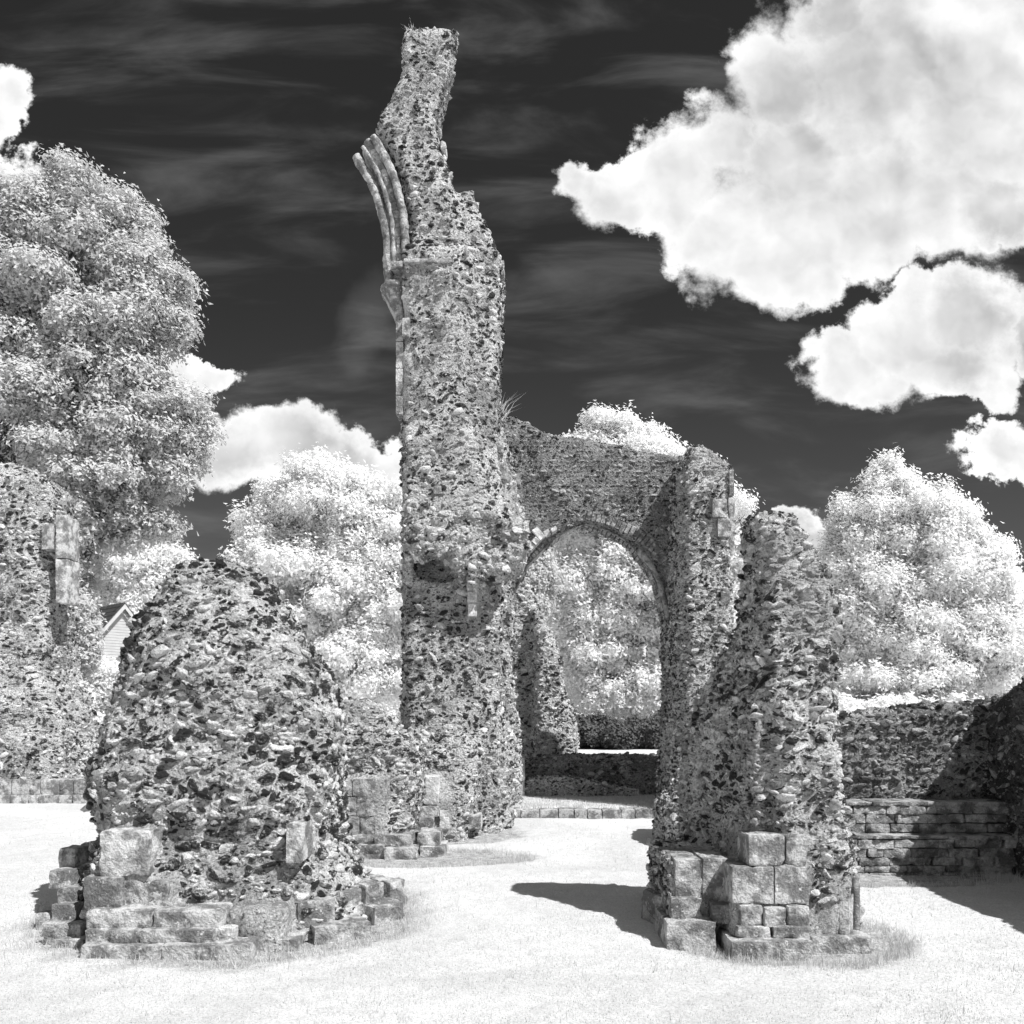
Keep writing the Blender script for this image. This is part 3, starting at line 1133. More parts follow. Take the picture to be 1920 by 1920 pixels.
# broken overhanging ledge half way up, with a ragged underside
led = [(772, 975), (770, 1036), (785, 1046), (800, 1034), (838, 1040), (856, 1066), (862, 1092), (872, 1062), (879, 1040), (886, 1096), (898, 1108), (908, 1062), (935, 1090),
       (952, 1052), (984, 1034), (990, 980), (900, 955), (820, 962)]
V, T = solid([prism(pxpoly(led, 11.2), 11.12, 11.7)], voxel=.045)
rubble('broken_ledge', ruin, (V, T), .135, 55, amp=.08, scale=2.5, tone=lambda P: .72 + 0 * P[:, 0], vary=.45, depth=.9, proud=.25)

# arch wall
YA = 14.2
topline = [(925, 770), (955, 780), (990, 788), (1020, 805), (1050, 815), (1100, 822), (1160, 832), (1220, 846), (1262, 852), (1290, 850)]
wallpoly = pxpoly([(930, 1560)] + topline + [(1290, 1560)], YA)
wall = prism(wallpoly, YA, YA + 0.95)
arch_front = [(938, 1560), (940, 1250), (938, 1170), (950, 1108), (976, 1056), (1016, 1012), (1056, 990), (1095, 976), (1137, 984), (1184, 1006), (1222, 1036), (1249, 1074),
              (1257, 1110), (1257, 1560)]
arch_back = [(958, 1560), (950, 1250), (948, 1165), (964, 1108), (992, 1056), (1034, 1014), (1066, 994), (1095, 982), (1133, 990), (1174, 1014), (1206, 1050), (1230, 1090),
             (1241, 1130), (1246, 1156), (1248, 1170), (1246, 1560)]
c1 = prism(pxpoly(arch_front, YA), YA - 0.3, YA + 0.34)
c2 = prism(pxpoly(arch_back, YA + .5), YA + 0.2, YA + 1.3)
# buttress right of the arch
but = [(1600, 1236, 1400, 12.50, 15.10), (1500, 1250, 1386, 12.90, 15.10), (1400, 1256, 1380, 13.05, 15.10), (1200, 1257, 1378, 13.15, 15.10), (1000, 1258, 1376, 13.20, 15.10),
       (900, 1259, 1375, 13.25, 15.05), (872, 1262, 1373, 13.28, 15.00), (852, 1272, 1348, 13.35, 14.90), (838, 1282, 1316, 13.40, 14.80)]
wV = solid([wall], [c1, c2], voxel=0.055, smooth_it=1)


def tone_wall(P):
    base_ = 0.34 + 0.16 * fbm(P, 0.8, 3, .5, 44)
    return base_ + 0.22 * (P[:, 2] > PZ(935, YA))


rubble('arch_wall', ruin, wV, 0.085, 61, amp=0.045, scale=1.9, tone=tone_wall, vary=0.28, flat=0.72, course=0.082, depth=0.8,
       proud=0.12, mats=[M_MORTAR_D, M_FLINT_D])
bV = solid([body(but, fpS, 13.3, 13.7)], voxel=0.06, smooth_it=1)
exB = [pbox(1336, 1372, 934, 1006, 13.1, .5)]
rubble('buttress', ruin, bV, 0.105, 62, amp=0.06, scale=1.8, tone=lambda P: 0.48 + 0.2 * fbm(P, .9, 3, .5, 47), vary=0.38, flat=0.66,
       depth=0.9, proud=0.2, exclude=exB)

# voussoirs of the pointed arch: thin radial stones
def arc_points(poly, n):
    P = np.array(poly, float)
    t = np.concatenate([[0], np.cumsum(np.linalg.norm(np.diff(P, axis=0), axis=1))])
    tt = np.linspace(0, t[-1], n)
    return np.column_stack([np.interp(tt, t, P[:, 0]), np.interp(tt, t, P[:, 1])])


def voussoirs(pts, n, Y, dep, lmin, lmax, seed, tone, jut=0.0, mat=None):
    r = np.random.default_rng(seed)
    A = arc_points(pxpoly(pts, Y), n + 1)
    s = Soup()
    for i in range(n):
        p, q = A[i], A[i + 1]
        d = (q - p) / np.linalg.norm(q - p)
        nr = np.array([-d[1], d[0]])
        L = r.uniform(lmin, lmax)
        wd = np.linalg.norm(q - p) * r.uniform(.72, .94)
        g, T = block_geo(-wd / 2, wd / 2, 0, dep, 0, L, seed + i, r=.012, rough=.006)
        c = (p + q) / 2
        off = -r.uniform(0, jut)
        V = np.column_stack([c[0] + d[0] * g[:, 0] + nr[0] * g[:, 2], Y + off + g[:, 1], c[1] + d[1] * g[:, 0] + nr[1] * g[:, 2]])
        s.add(V, T, 0, True, np.clip(tone + r.normal(0, .15), 0, 1))
    return s, mat


left_arc = [(948, 1165), (964, 1108), (992, 1056), (1034, 1014), (1066, 994), (1093, 982)]
right_arc = [(1097, 982), (1133, 990), (1174, 1014), (1206, 1050), (1230, 1090), (1244, 1145)]
lf = [(934, 1180), (940, 1140), (952, 1106), (978, 1054), (1018, 1010), (1046, 994)]
rf = [(1098, 974), (1137, 982), (1184, 1004), (1222, 1034), (1249, 1072), (1258, 1110)]
s, _ = voussoirs(left_arc, 30, YA + .30, .5, .10, .2, 300, .6, .05)
s.build('arch_ring', [M_ASH_L], ruin)
s, _ = voussoirs(right_arc, 26, YA + .30, .5, .14, .17, 330, .3)
s.build('arch_ring', [M_ASH], ruin)
s, _ = voussoirs(rf, 24, YA - .03, .38, .14, .17, 360, .35)
s.build('arch_ring', [M_ASH], ruin)
s, _ = voussoirs(lf, 17, YA - .06, .3, .05, .26, 390, .8, .16)
s.build('broken_voussoirs', [M_ASH_L], ruin)
# slender rib on the inner edge of the arch
for pts in (left_arc, right_arc):
    A = [(PX(a, YA + .28), YA + .27, PZ(b, YA + .28)) for a, b in pts]
    V, T = tube(A, .018, 8, 0, 3)
    s = Soup()
    s.add(V, T, 0, True, .5)
    s.build('arch_rib', [M_ASH], ruin)
A = [(PX(a, YA - .02), YA + .02, PZ(b, YA)) for a, b in [(1196, 1030), (1216, 1050), (1236, 1085), (1250, 1135), (1252, 1160)]]
V, T = tube(A, .05, 9, 0, 4)
s = Soup()
s.add(V, T, 0, True, .4)
s.build('arch_rib', [M_ASH], ruin)

# curved window mouldings high on the tower's left edge
ribs = [([(729, 535), (728, 500), (727, 460), (723, 425), (713, 385), (695, 338), (668, 293)], .062, 9),
        ([(748, 495), (748, 440), (743, 400), (730, 350), (710, 303), (689, 265)], .060, 15),
        ([(760, 488), (760, 435), (754, 388), (740, 335), (720, 290), (700, 256)], .055, 13),
        ([(738, 500), (737, 440), (733, 400), (720, 350), (700, 305), (680, 275)], .030, 0)]
for k, (pts, rad, jn) in enumerate(ribs):
    Yr = 11.70 - (0.0 if k == 0 else .06 * k)
    V, T = tube([(PX(a, Yr), Yr, PZ(b, Yr)) for a, b in pts], rad, 12, jn, 10 + k)
    s = Soup()
    tt_ = np.full(len(V), .38 if k == 3 else .55)
    if jn:
        rr_ = np.random.default_rng(k).uniform(.42, .75, jn + 1)
        ring_i = np.arange(jn * 8)
        per_ring = np.where(ring_i % 8 == 0, .05, rr_[ring_i // 8])
        tt_[:jn * 8 * 12] = np.repeat(per_ring, 12)
    s.add(V, T, 0, True, tt_)
    s.build('curved_moulding', [M_ASH], ruin)
# backing stone behind the mouldings
bk = [(735, 540), (733, 460), (728, 420), (716, 375), (698, 328), (678, 285), (700, 262), (735, 320), (756, 390), (770, 480), (768, 540)]
V, T = solid([prism(pxpoly(bk, 11.8), 11.74, 12.25)], voxel=.05)
s = Soup()
s.add(roughen(V, T, .02, 4, 3, 5), T, 0, True, .5)
s.build('moulding_backing', [M_ASH], ruin)
# capital and corbel below
secs = []
for (py, l, r_, yf, yb) in [(605, 742, 756, 11.7, 11.9), (580, 734, 758, 11.65, 12.0), (560, 724, 760, 11.6, 12.1), (545, 718, 760, 11.57, 12.1), (538, 711, 760, 11.52, 12.1), (530, 713, 760, 11.52, 12.1), (527, 718, 758, 11.56, 12.1)]:
    secs.append(ring(oct_fp(.25), PX(l, 11.6), PX(r_, 11.6), yf, yb, PZ(py, 11.6)))
V, T = loft(secs)
V, T = solid([(V, T)], voxel=.025)
s = Soup()
s.add(roughen(V, T, .012, 9, 3, 2), T, 0, True, .45)
s.build('capital', [M_ASH], ruin)
pblock(ruin, 732, 754, 488, 500, 11.5, .4, name='small_capital', tone=.7)
for (a, b) in [(600, 640), (641, 690), (691, 740), (741, 776)]:
    pblock(ruin, 742, 756, a, b, 11.55, .35, name='shaft_stone', tone=random.uniform(.5, .7))
# impost ledge across the tower
pblock(ruin, 757, 852, 484, 491, 11.42, .5, name='string_course', mat=M_ASH, rough=.01, r=.02, tone=.6)
pblock(ruin, 929, 946, 484, 515, 11.95, .5, name='quoin', rough=.02, r=.04, tone=.6)
pblock(ruin, 826, 836, 265, 277, 11.75, .25, name='projecting_stone', mat=M_ASH_L, rough=.02, r=.03, tone=.6)
# pale quoins and freestone
for (a, b, c, d, Y) in [(918, 944, 820, 848, 11.8), (925, 950, 868, 898, 11.85), (958, 976, 888, 908, 12.4), (966, 978, 918, 946, 12.3),
                        (812, 828, 910, 926, 11.28), (754, 768, 595, 632, 11.46), (922, 950, 1040, 1062, 11.75)]:
    pblock(ruin, a, b, c, d, Y, .3, name='quoin', rough=.012, r=.02, tone=random.uniform(.3, .6), mat=M_ASH)
for i, (c, d) in enumerate([(1068, 1088), (1089, 1108), (1109, 1130), (1131, 1155)]):
    pblock(ruin, 874 + i, 895 - (1 if i else 0), c, d, 11.30, .3, name='shaft_stone', mat=M_ASH_L, rough=.012, r=.02, tone=.75)
for (a, b, c, d, Y) in [(1336, 1364, 934, 970, 13.12), (1346, 1372, 972, 1006, 13.12), (1368, 1377, 880, 930, 13.2), (1366, 1378, 932, 1040, 13.2), (1352, 1370, 1108, 1130, 13.1)]:
    pblock(ruin, a, b, c, d, Y, .35, name='quoin', rough=.012, r=.02, tone=random.uniform(.5, .7), mat=M_ASH)
# footings of the tower
for (a, b, c, d, Y, tn) in [(767, 792, 1456, 1510, 10.9, .7), (793, 822, 1456, 1510, 10.92, .75), (765, 822, 1512, 1532, 10.85, .7), (764, 812, 1533, 1560, 10.75, .55),
                            (824, 842, 1520, 1556, 10.95, .7), (830, 868, 1530, 1560, 11.1, .75), (868, 902, 1530, 1556, 11.2, .7), (892, 922, 1480, 1503, 13.7, .75), (922, 958, 1482, 1504, 13.9, .7)]:
    pblock(ruin, a, b, c, d, Y, .5, name='footing_stone', rough=.016, r=.03, tone=tn, mat=M_ASH_L if tn > .72 else M_ASH)
ft = [(1560, 756, 880, 10.98, 12.4), (1500, 765, 890, 11.05, 12.4), (1430, 762, 905, 11.2, 12.4), (1370, 770, 920, 11.35, 12.4)]
fV = solid([body(ft, oct_fp(.1), 11.1, 11.6)], voxel=.06)
rubble('footing', ruin, fV, .10, 71, amp=.06, scale=1.8, tone=lambda P: .62 + .15 * fbm(P, 1., 2, .5, 4), vary=.4,
       exclude=[pbox(760, 845, 1450, 1565, 10.9, .4)])
# left jamb foot of the arch
jb = [(1560, 930, 980, 14.00, 15.10), (1400, 930, 978, 14.05, 15.10), (1345, 932, 974, 14.10, 15.10), (1310, 934, 954, 14.15, 15.10), (1250, 934, 946, 14.20, 15.10)]
jV = solid([body(jb, oct_fp(.1), 14.2, 14.2)], voxel=.06)
rubble('jamb_foot', ruin, jV, .09, 72, amp=.04, scale=2, tone=lambda P: .65 + 0 * P[:, 0], vary=.35)

# ------------------------------------------------------------------ low rubble wall joining stump and tower
lw = thing('low_rubble_wall', (-1.6, 10, 0), 'low crumbling flint wall with two squared stone piers, between the rounded stump and the tower', 'ruined wall')
lwl = [(1612, 540, 770, 9.9, 11.2), (1500, 545, 790, 10.0, 11.2), (1400, 550, 790, 10.05, 11.15), (1375, 555, 758, 10.1, 11.1), (1340, 570, 726, 10.2, 11.0), (1312, 600, 696, 10.3, 10.9)]
V, T = solid([box(PX(628, 9.86), PX(724, 9.86), 9.875, 10.4, 0, PZ(1463, 9.86)), body(lwl, oct_fp(.12), 10.3, 10.3)], voxel=.05)
rubble('core', lw, (V, T), .095, 81, amp=.06, scale=1.9, tone=lambda P: .5 + .2 * fbm(P, 1.2, 2, .5, 8), vary=.38,
       exclude=[pbox(600, 728, 1455, 1610, 9.9, .4)])
rows = [(1461, 1494), (1495, 1530), (1531, 1564)]
for (c, d) in rows:
    cut = random.choice([660, 668, 674])
    pblock(lw, 626, cut, c, d, 9.84, .45, tone=random.uniform(.3, .5))
    pblock(lw, cut + 1, 704, c, d, 9.845, .45, tone=random.uniform(.3, .5))
    pblock(lw, 706, 725, c, d, 9.87, .4, tone=random.uniform(.35, .5))
for (a, b, c, d, Y, tn) in [(622, 700, 1566, 1584, 9.78, .45), (700, 770, 1566, 1590, 9.8, .5), (640, 720, 1585, 1606, 9.7, .4), (720, 782, 1590, 1612, 9.66, .5),
                            (782, 824, 1562, 1588, 9.9, .55), (786, 834, 1588, 1608, 9.8, .6)]:
    pblock(lw, a, b, c, d, Y, .5, name='plinth_slab', rough=.02, r=.03, tone=tn)

# rough foot of the buttress, in shade behind the tapering pier
rf_ = thing('shaded_rubble_footing', (2.1, 10.4, 0), 'low overgrown rubble footing in shade, left of the foot of the tapering pier', 'rubble')
fl = [(1608, 1234, 1420, 9.9, 11.6), (1560, 1236, 1420, 10.0, 11.6), (1520, 1240, 1420, 10.1, 11.6), (1490, 1262, 1400, 10.4, 11.6), (1440, 1285, 1380, 10.9, 11.6)]
V, T = solid([body(fl, round_fp(16), 10.4, 10.4)], voxel=.05)
rubble('core', rf_, (V, T), .10, 83, amp=.08, scale=2.2, tone=lambda P: .42 + 0 * P[:, 0], vary=.4)

# ------------------------------------------------------------------ step, raised lawn and low walls beyond the arch
Ys = GY(1535)
kerb = thing('stone_step', (PX(1070, Ys), Ys, 0), 'long low step of squared stones leading up to the arch', 'step')
x = PX(905, Ys)
while x < PX(1246, Ys):
    wd = random.uniform(.16, .30)
    block(kerb, x, x + wd - .008, Ys + random.uniform(0, .02), Ys + .35, -.05, .135 + random.uniform(-.012, .008), name='step_stone', rough=.01, r=.02, tone=random.uniform(.3, .6))
    x += wd
# raised turf behind the step
V = []
nxx, nyy = 60, 24
xs = np.linspace(PX(885, 13), PX(1262, 13) + .3, nxx)
ys = np.linspace(Ys + .25, 15.6, nyy)
XX, YY = np.meshgrid(xs, ys)
P = np.column_stack([XX.ravel(), YY.ravel(), np.zeros(XX.size)])
P[:, 2] = .137 + fbm(P, 3, 3, .5, 5) * .02
ed = (YY.ravel() < Ys + .27)
P[ed, 2] = .10
ii, jj = np.meshgrid(np.arange(nxx - 1), np.arange(nyy - 1))
q = (jj * nxx + ii).ravel()
rt = make_mesh('raised_lawn', P, quads_to_tris(np.column_stack([q, q + 1, q + nxx + 1, q + nxx])), M_LAWN, smooth=True, attrs={'tone': np.zeros(len(P))})
tag(rt, 'raised strip of lawn behind the stone step', 'lawn', kind='structure')
s = Soup()
r_ = np.random.default_rng(77)
n = 9000
P = np.column_stack([r_.uniform(xs[0], xs[-1], n), r_.uniform(ys[0] - .05, ys[-1], n), np.full(n, .13)])
az = r_.uniform(0, 6.28, n)
wv = np.column_stack([np.cos(az), np.sin(az), 0 * az]) * .005
tip = P + np.column_stack([r_.normal(0, .015, n), r_.normal(-.005, .015, n), r_.uniform(.02, .06, n)])
s.add(np.stack([P - wv, P + wv, tip], 1).reshape(-1, 3), np.arange(3 * n).reshape(-1, 3), 0, False, np.repeat(r_.random(n), 3))
tag(s.build('grass_strip', [M_GRASSB]), 'pale turf growing on the raised strip behind the step', 'grass', kind='stuff')

YB = 15.3
bw = thing('low_cross_wall', (PX(1100, YB), YB, 0), 'low dark flint wall crossing behind the arch opening', 'ruined wall')
V, T = solid([box(PX(930, YB), PX(1300, YB), YB + .35, YB + .85, -.1, PZ(1416, YB + .4))], voxel=.05)
rubble('core', bw, (V, T), .10, 91, amp=.035, scale=2, tone=lambda P: .3 + .15 * fbm(P, 1.5, 2, .5, 8), vary=.3, mats=[M_MORTAR_D, M_FLINT_D])
pblock(bw, 942, 984, 1418, 1500, YB - .05, .4, name='plastered_end', mat=M_ASH_L, rough=.015, r=.03, tone=.6)
hp = thing('rubble_bench', (PX(1095, YB), YB, 0), 'low sunlit ledge of flint rubble in front of the dark cross wall', 'rubble')
V, T = solid([prism(pxpoly([(985, 1510), (984, 1468), (1000, 1457), (1060, 1456), (1110, 1466), (1150, 1476), (1200, 1482), (1200, 1510)], YB), YB, YB + .38)], voxel=.04)
rubble('core', hp, (V, T), .075, 92, amp=.03, scale=3, tone=lambda P: .6 + 0 * P[:, 0], vary=.35)

# ruin fragment seen through the arch
YF = 18.2
fr = thing('distant_flint_fragment', (PX(1025, YF), YF, 0), 'jagged flint fragment standing beyond the arch, seen through its opening', 'ruin')
f1 = [(1420, 1000, 1086, 16.9, 18.3), (1390, 1000, 1088, 16.95, 18.3), (1340, 1000, 1082, 17.0, 18.3), (1300, 1000, 1062, 17.05, 18.2), (1240, 1000, 1052, 17.1, 18.2), (1190, 1000, 1032, 17.2, 18.1), (1150, 996, 1010, 17.3, 18)]
f2 = [(1420, 955, 1010, 17.5, 18.6), (1300, 955, 1008, 17.5, 18.6), (1220, 955, 1012, 17.5, 18.6), (1150, 955, 1008, 17.6, 18.5), (1110, 960, 999, 17.65, 18.4), (1092, 972, 990, 17.7, 18.3)]
V, T = solid([body(f1, oct_fp(.15), YF, YF), body(f2, oct_fp(.1), YF, YF)], voxel=.07)
rubble('core', fr, (V, T), .12, 93, amp=.08, scale=1.5, tone=lambda P: .55 + .2 * fbm(P, 1, 2, .5, 8), vary=.4)

# ------------------------------------------------------------------ far left ruin
YL = GY(1505)
lr = thing('far_left_ruin', (PX(60, YL), YL, 0), 'tall ivy-grown flint ruin with pale stone pilasters, at the left edge', 'ruin')
l1 = [(1505, -160, 160, YL, YL + 2.2), (1460, -160, 158, YL, YL + 2.2), (1400, -160, 160, YL + .1, YL + 2.2), (1340, -160, 152, YL + .2, YL + 2.2), (1290, -160, 134, YL + .35, YL + 2.2), (1250, -150, 122, YL + .5, YL + 2.2),
      (1130, -150, 124, YL + .6, YL + 2.1), (960, -150, 124, YL + .65, YL + 2.1), (905, -150, 112, YL + .7, YL + 2), (880, -140, 80, YL + .8, YL + 1.9), (868, -120, 60, YL + .9, YL + 1.8)]
V, T = solid([body(l1, oct_fp(.1), YL + .8, YL + .8)], voxel=.07)
rubble('core', lr, (V, T), .125, 95, amp=.10, scale=1.3, tone=lambda P: .55 + .2 * fbm(P, .8, 2, .5, 8), vary=.42, maxn=7000)
YP = YL + .55
for (c, d) in [(1070, 1164), (1165, 1248)]:
    pblock(lr, 36, 53, c, d, YP, .5, name='pilaster_stone', mat=M_ASH_L, tone=.6)
for (c, d) in [(1016, 1046), (1047, 1072)]:
    pblock(lr, 42, 52, c, d, YP + .05, .5, name='pilaster_stone', mat=M_ASH_L, tone=.5)
for (c, d) in [(965, 1046), (1047, 1130)]:
    pblock(lr, 104, 124, c, d, YP + .06, .5, name='quoin', mat=M_ASH, tone=.95)
pblock(lr, 78, 100, 982, 1030, YP + .05, .4, name='fluted_stone', mat=M_ASH, tone=.7)
xs_ = [-60, -20, 22, 56, 76, 112, 138, 166]
for i in range(len(xs_) - 1):
    pblock(lr, xs_[i], xs_[i + 1] - 1, 1462, 1490, YL - .12, .5, name='plinth_slab', tone=random.uniform(.3, .7))
    pblock(lr, xs_[i] - 3, xs_[i + 1] - 4, 1491, 1508, YL - .22, .5, name='plinth_slab', tone=random.uniform(.6, .8))

# ------------------------------------------------------------------ right: stepped back wall and the dark side wall
YW = 8.75
bk_ = thing('stepped_flint_wall', (4.2, YW + .3, 0), 'low flint wall with two stone ledges along its foot, half in shadow, right of the tapering pier', 'ruined wall')
top = pxpoly([(1520, 1700), (1520, 1345), (1600, 1346), (1640, 1338), (1700, 1330), (1760, 1324), (1850, 1318), (1960, 1300), (2100, 1290), (2100, 1700)], YW + .45)
V, T = solid([prism([(a, max(b, -.12)) for a, b in top], YW + .45, YW + 1.1)], voxel=.045)
rubble('core', bk_, (V, T), .10, 101, amp=.03, scale=1.9, tone=lambda P: .34 + .15 * fbm(P, 1, 2, .5, 8), vary=.34, flat=.68, course=.085, mats=[M_MORTAR_D, M_FLINT_D], depth=.95)


def ledge(z0, z1, y0, y1, seed):
    r = random.Random(seed)
    z = z0
    while z < z1 - .03:
        h = min(r.uniform(.055, .10), z1 - z)
        x = PX(1545, YW)
        last = z + h >= z1 - .03
        while x < 5.2:
            wd = r.uniform(.16, .5)
            if last:
                wd = r.uniform(.35, .8)
            block(bk_, x, x + wd - .006, y0 + r.uniform(0, .025) - (.015 if last else 0), y1, z + r.uniform(-.012, .004), z + h - r.uniform(.0, .008), name='ledge_stone', rough=.018, r=.022, tone=r.uniform(.1, .75), rot=r.uniform(-.05, .05))
            x += wd
        z += h


ledge(-.05, PZ(1566, YW - .05), YW - .05, YW + .3, 1)
ledge(PZ(1566, YW - .05), PZ(1502, YW + .15), YW + .12, YW + .5, 2)

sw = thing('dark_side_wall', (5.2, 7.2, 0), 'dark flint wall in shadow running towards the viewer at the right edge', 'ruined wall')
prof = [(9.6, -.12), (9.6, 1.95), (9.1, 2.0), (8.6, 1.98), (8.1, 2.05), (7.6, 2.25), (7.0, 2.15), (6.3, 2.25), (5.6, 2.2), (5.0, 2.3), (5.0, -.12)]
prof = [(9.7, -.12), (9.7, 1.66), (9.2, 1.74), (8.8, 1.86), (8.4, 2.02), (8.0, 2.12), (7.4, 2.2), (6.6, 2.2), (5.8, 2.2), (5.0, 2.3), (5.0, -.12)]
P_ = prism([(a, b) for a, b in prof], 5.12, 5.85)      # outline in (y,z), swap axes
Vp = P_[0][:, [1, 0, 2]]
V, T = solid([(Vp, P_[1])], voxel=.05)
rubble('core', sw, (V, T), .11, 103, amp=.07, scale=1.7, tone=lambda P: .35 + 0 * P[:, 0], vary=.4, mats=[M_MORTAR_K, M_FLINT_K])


# ------------------------------------------------------------------ vegetation
def branch(s, p0, p1, r0, r1, n=6, seed=0, wob=0.08):
    r = np.random.default_rng(seed)
    p0, p1 = np.array(p0, float), np.array(p1, float)
    L = np.linalg.norm(p1 - p0)
    k = 7
    path = []
    for i in range(k):
        t = i / (k - 1)
        path.append(p0 + (p1 - p0) * t + r.normal(0, wob * L, 3) * math.sin(math.pi * t) + np.array([0, 0, .10 * L * math.sin(math.pi * t)]))
    path = np.array(path)
    D = np.gradient(path, axis=0)
    D /= np.linalg.norm(D, axis=1)[:, None]
    V, T = [], []
    for i in range(k):
        ref = np.array([1, 0, 0]) if abs(D[i][0]) < .8 else np.array([0, 1, 0])
        A = np.cross(D[i], ref)
        A /= np.linalg.norm(A)
        B = np.cross(D[i], A)
        rad = r0 + (r1 - r0) * i / (k - 1)
        for j in range(n):
            a = 2 * math.pi * j / n
            V.append(path[i] + (A * math.cos(a) + B * math.sin(a)) * rad)
    for i in range(k - 1):
        for j in range(n):
            a, b = i * n + j, i * n + (j + 1) % n
            T += [(a, b, b + n), (a, b + n, a + n)]
    s.add(np.array(V), np.array(T), 0, True, .5)


def leaves(lobes, n_clump, per, leaf, clump_r, seed, droop=0.0, shell=0.45, long=1.6, ratio=0.22, sprout=0.25):
    """lobes: (centre xyz, radii xyz). Leaf-sized faces in sprays on many small sub-lobes, with gaps between them."""
    r = np.random.default_rng(seed)
    leaf = leaf * 0.47
    n_tot = int(n_clump * per * 3.6)
    area = np.array([(l[1][0] * l[1][2]) for l in lobes])
    SC, SR, SO = [], [], []
    for (c, R), ar in zip(lobes, area):
        c, R = np.array(c), np.array(R)
        k = 60
        d = r.normal(size=(k, 3))
        d /= np.linalg.norm(d, axis=1)[:, None]
        rad = r.uniform(0.35, 1.0, k) 
        SC.append(c + d * R * rad[:, None])
        SR.append(np.outer(r.uniform(0.7, 1.35, k) * ratio, R) * np.array([1.1, 1.1, 0.75]))
        SO.append(d)
    SC, SR, SO = np.vstack(SC), np.vstack(SR), np.vstack(SO)
    ok = SC[:, 2] > .2
    SC, SR, SO = SC[ok], SR[ok], SO[ok]
    # twig sprays on the sub-lobes
    m = n_tot // 14
    ar = SR[:, 0] * SR[:, 2]
    pk = r.choice(len(SC), size=m, p=ar / ar.sum())
    d = r.normal(size=(m, 3)) + np.array([0, 0, .45])
    d /= np.linalg.norm(d, axis=1)[:, None]
    rad = 1 - 0.5 * r.random(m) ** 2.2
    out_ = r.random(m) < .16
    rad *= np.where(out_, r.uniform(1.05, 1.7, m), 1)
    cp = SC[pk] + d * SR[pk] * rad[:, None]
    tone = r.random(m)
    k = 14
    sc = clump_r * 0.30
    ax = d + r.normal(size=(m, 3)) * .5
    ax[:, 2] += np.where(out_, sprout * 3, sprout) - droop
    ax /= np.linalg.norm(ax, axis=1)[:, None]
    tpos = r.uniform(-1, 1, (m, k))
    off = ax[:, None, :] * (tpos * sc * 1.6)[:, :, None] + r.normal(size=(m, k, 3)) * sc * 0.55
    P = (cp[:, None, :] + off).reshape(-1, 3)
    n = len(P)
    out = np.repeat(d, k, axis=0)
    nr = r.normal(size=(n, 3)) * .38 + out * .8 + np.array([.2, -.15, .5])
    nr /= np.linalg.norm(nr, axis=1)[:, None]
    tx = np.cross(nr, r.normal(size=(n, 3)))
    tx /= np.linalg.norm(tx, axis=1)[:, None]
    ty = np.cross(nr, tx)
    sz = leaf * r.uniform(.6, 1.4, n)
    A = tx * (sz * long * .6)[:, None]
    B = ty * (sz * .5)[:, None]
    V = np.stack([P - A * .7 - B, P + A, P - A * .7 + B], axis=1).reshape(-1, 3)
    T = np.arange(3 * n).reshape(-1, 3)
    return V, T, np.repeat(np.repeat(tone, k) * .6 + r.random(n) * .4, 3), cp


def tree(name, label, cat, pxbase, Y, lobes_px, mat, n_clump, per, leaf, clump_r, seed, trunk_r=.28, group=None, dy=.9, droop=0., branches=26,
         trunk_top=None, shell=.45, sprout=.25):
    X = PX(pxbase, Y)
    root = thing(name, (X, Y, 0), label, cat, group)
    lobes = []
    rr = random.Random(seed)
    for l in lobes_px:
        (px, py, rx, ry) = l[:4]
        yo = l[4] if len(l) > 4 else 0
        YY = Y + yo
        lobes.append(((PX(px, YY), YY, PZ(py, YY)), (rx / F * YY, (rx + ry) / 2 / F * YY * dy, ry / F * YY)))
    V, T, tn, cp = leaves(lobes, n_clump, per, leaf, clump_r, seed, droop, shell, sprout=sprout)
    s = Soup()
    s.add(V, T, 0, False, tn)
    s.build('crown', [mat], root)
    s = Soup()
    topz = trunk_top or (sum(l[0][2] for l in lobes) / len(lobes))
    cx = sum(l[0][0] for l in lobes) / len(lobes)
    branch(s, (X, Y, -.2), (X * .5 + cx * .5, Y, topz), trunk_r, trunk_r * .35, 9, seed, .02)
    ids = np.random.default_rng(seed).choice(len(cp), size=min(branches, len(cp)), replace=False)
    for k, i in enumerate(ids):
        t = .25 + .7 * rr.random()
        st = np.array([X + (cx - X) * .5 * t, Y, topz * t])
        branch(s, st, cp[i], trunk_r * .32 * (1.1 - t * .6), .02, 6, seed + k, .06)
    s.build('trunk', [M_BARK], root)
    return root


# big grey tree on the left
tree('broadleaf_tree', 'huge grey-leaved tree with drooping boughs rising above the far left ruin', 'tree', 10, 24,
     [(60, 430, 130, 115), (150, 400, 95, 85), (235, 480, 85, 100), (100, 560, 200, 130), (270, 560, 70, 60), (330, 530, 28, 26, 0), (30, 760, 170, 160), (210, 700, 140, 130),
      (310, 790, 80, 80), (330, 620, 30, 40), (180, 860, 160, 95), (290, 870, 75, 60), (330, 850, 55, 55), (170, 960, 80, 90), (245, 960, 45, 70), (132, 1065, 48, 85), (300, 985, 36, 22), (-40, 500, 140, 150)],
     M_LEAF_G, 4200, 42, .15, .55, 201, trunk_r=.5, branches=90, shell=.6, droop=.4)
tree('broadleaf_tree', 'round white-leaved tree between the rounded stump and the tower', 'tree', 620, 34,
     [(600, 960, 110, 95), (520, 1010, 80, 85), (690, 990, 90, 85), (480, 1090, 60, 60), (590, 1110, 130, 110), (700, 1120, 110, 120), (560, 1220, 110, 90), (680, 1240, 110, 95), (630, 1290, 110, 60), (600, 890, 36, 36), (760, 1040, 60, 80)],
     M_LEAF, 3200, 40, .20, .7, 202, branches=30)
